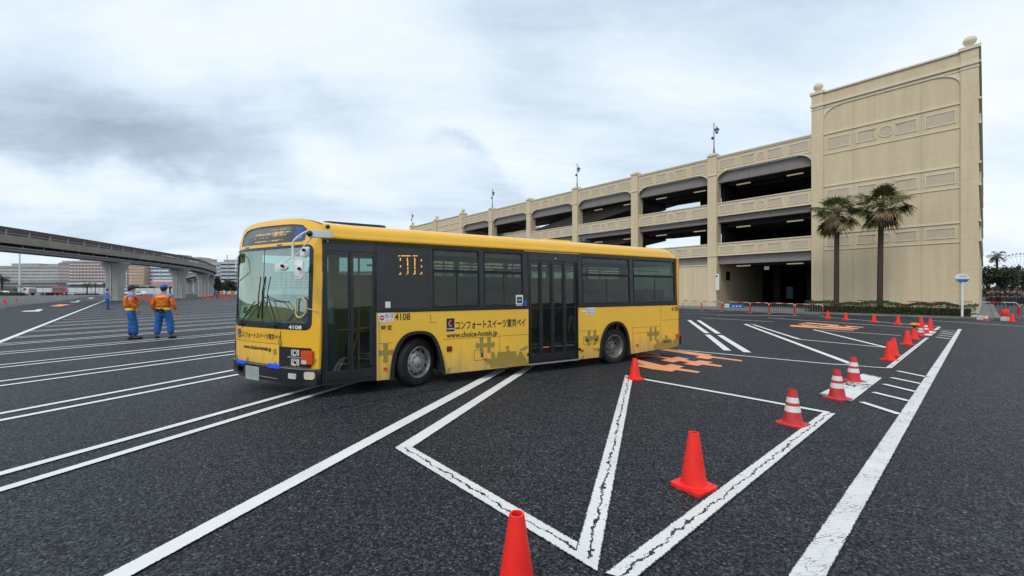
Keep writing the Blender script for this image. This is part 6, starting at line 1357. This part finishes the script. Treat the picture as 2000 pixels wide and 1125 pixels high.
# ================================================================== TRUCKS AND CARS
def wheels(root, xs, ys, r, w_=.26):
    for x in xs:
        for y in ys: wh = MB().cyl((x, y - w_ / 2, r), (x, y + w_ / 2, r), r, n=20).build('wheel', M_rub, root); MB().cyl((x, y - w_ / 2 - .01, r), (x, y + w_ / 2 + .01, r), r * .5, n=14).build('rim', M_steel, wh)
def truck(loc, rz, cabm, label, flat=True, scale=1.0):
    o = empty('truck', loc, rz, label, 'truck', 'trucks at the far side of the lot'); o.scale = (scale,) * 3
    sd_ = lambda x, z, o_: (x, -o_, z)
    cb = MB().plate([[(0, .5), (0, 1.4), (.18, 2.45), (.3, 2.6), (1.75, 2.62), (1.8, .5)]], -1.1, 1.1).build('cab', cabm, o, fmap=sd_, bevel=.04)
    MB().plate([[(.14, 1.5), (.3, 2.35), (1.05, 2.35), (1.05, 1.5)]], 1.102, 1.12).plate([[(.14, 1.5), (.3, 2.35), (1.05, 2.35), (1.05, 1.5)]], -1.12, -1.102).build('side_window', M_bw, cb, fmap=sd_)
    MB().hexa([(-.02, -1.0, 1.45), (-.02, 1.0, 1.45), (.14, 1.0, 2.4), (.14, -1.0, 2.4)], [(.06, -1.0, 1.45), (.06, 1.0, 1.45), (.22, 1.0, 2.4), (.22, -1.0, 2.4)]).build('windshield', M_bw, cb); MB().box(-.08, .1, -1.1, 1.1, .35, .8).build('bumper', M_blk, cb)
    MB().box(1.85, 7.2, -.45, .45, .6, .85).build('chassis', M_dark, o)
    if flat: MB().box(1.95, 7.3, -1.12, 1.12, .92, 1.08).box(1.95, 2.05, -1.12, 1.12, 1.082, 2.1).build('flatbed', M_galv, o)
    else: MB().plate([[(2.0, 1.0), (2.4, 2.3), (6.2, 2.3), (7.0, 1.3), (7.0, 1.0)]], -1.1, 1.1).build('tipper_body', cabm, o, fmap=sd_); MB().tube([(2.0, 0, 2.3), (-.5, 0, 3.9), (-1.6, 0, 4.2)], .10, 6).build('crane_arm', M_galv, o)
    wheels(o, (1.0, 5.4, 6.4), (-.95, .95), .45); return o
truck(at(51, 150), R(6), M_wht, 'white flatbed truck with its cab to the left, before the hoarding', True, 1.12)
truck(at(112, 152), R(128), mat('truck_orange', (.55, .10, .05), .4), 'orange-red truck parked at the right end of the white flatbed', False, 1.2)
def car(loc, rz, m, label, scale=1.0, van=False):
    o = empty('parked_car', loc, rz, label, 'car', 'cars at the far side of the lot'); o.scale = (scale,) * 3; sd_ = lambda x, z, o_: (x, -o_, z)
    if van: prof = [(0, .3), (0, 1.0), (.35, 1.15), (.9, 1.8), (1.2, 1.92), (4.3, 1.9), (4.5, 1.5), (4.5, .3)]; win = [(.75, 1.12), (1.2, 1.72), (4.2, 1.72), (4.3, 1.12)]
    else: prof = [(0, .3), (0, .75), (1.0, .92), (1.6, 1.42), (3.1, 1.45), (3.9, .98), (4.4, .92), (4.45, .3)]; win = [(1.15, .93), (1.68, 1.34), (3.02, 1.36), (3.6, .97)]
    b_ = MB().plate([prof], -.85, .85).build('body', m, o, fmap=sd_, bevel=.06); MB().plate([win], .852, .87).plate([win], -.87, -.852).build('side_window', M_bw, b_, fmap=sd_); MB().box(-.02, .02, -.7, -.4, .6, .72).box(-.02, .02, .4, .7, .6, .72).build('headlight', M_lamp, b_); wheels(o, (.85, 3.6), (-.78, .78), .31, .2); return o
car(at(4, 158), R(4), M_blk, 'black estate car at the left edge before the hotel', 1.25, True); car(at(22, 156), R(-5), cl_[1], 'dark grey car right of the black estate car', 1.15)
car(at(-8, 154), R(0), M_wht, 'white car low at the left edge', 1.1)
car(at(238, 180), R(10), M_wht, 'white van between the first pier and the person in orange', 1.2, True); car(at(266, 150), R(-12), M_wht, 'white car behind the heads of the two people in orange', 1.0)
bd_ = MB(); rn = random.Random(77)
for k in range(1500): bd_ and leaf_quad(bd_, Vector((rn.uniform(0, 9), rn.uniform(0, 2), rn.uniform(.05, 1.0))), Vector((rn.uniform(-1, 1), rn.uniform(-1, 1), rn.uniform(-1, 1))), Vector((rn.uniform(-1, 1), 1, rn.uniform(-1, 1))), .4, .25)
o = bd_.build('hedge', M_hedge); o.location = at(-12, 140); tag(o, 'low dark hedge before the cars at the left edge', 'hedge')
# drain the helper state
bpy.context.view_layer.update()
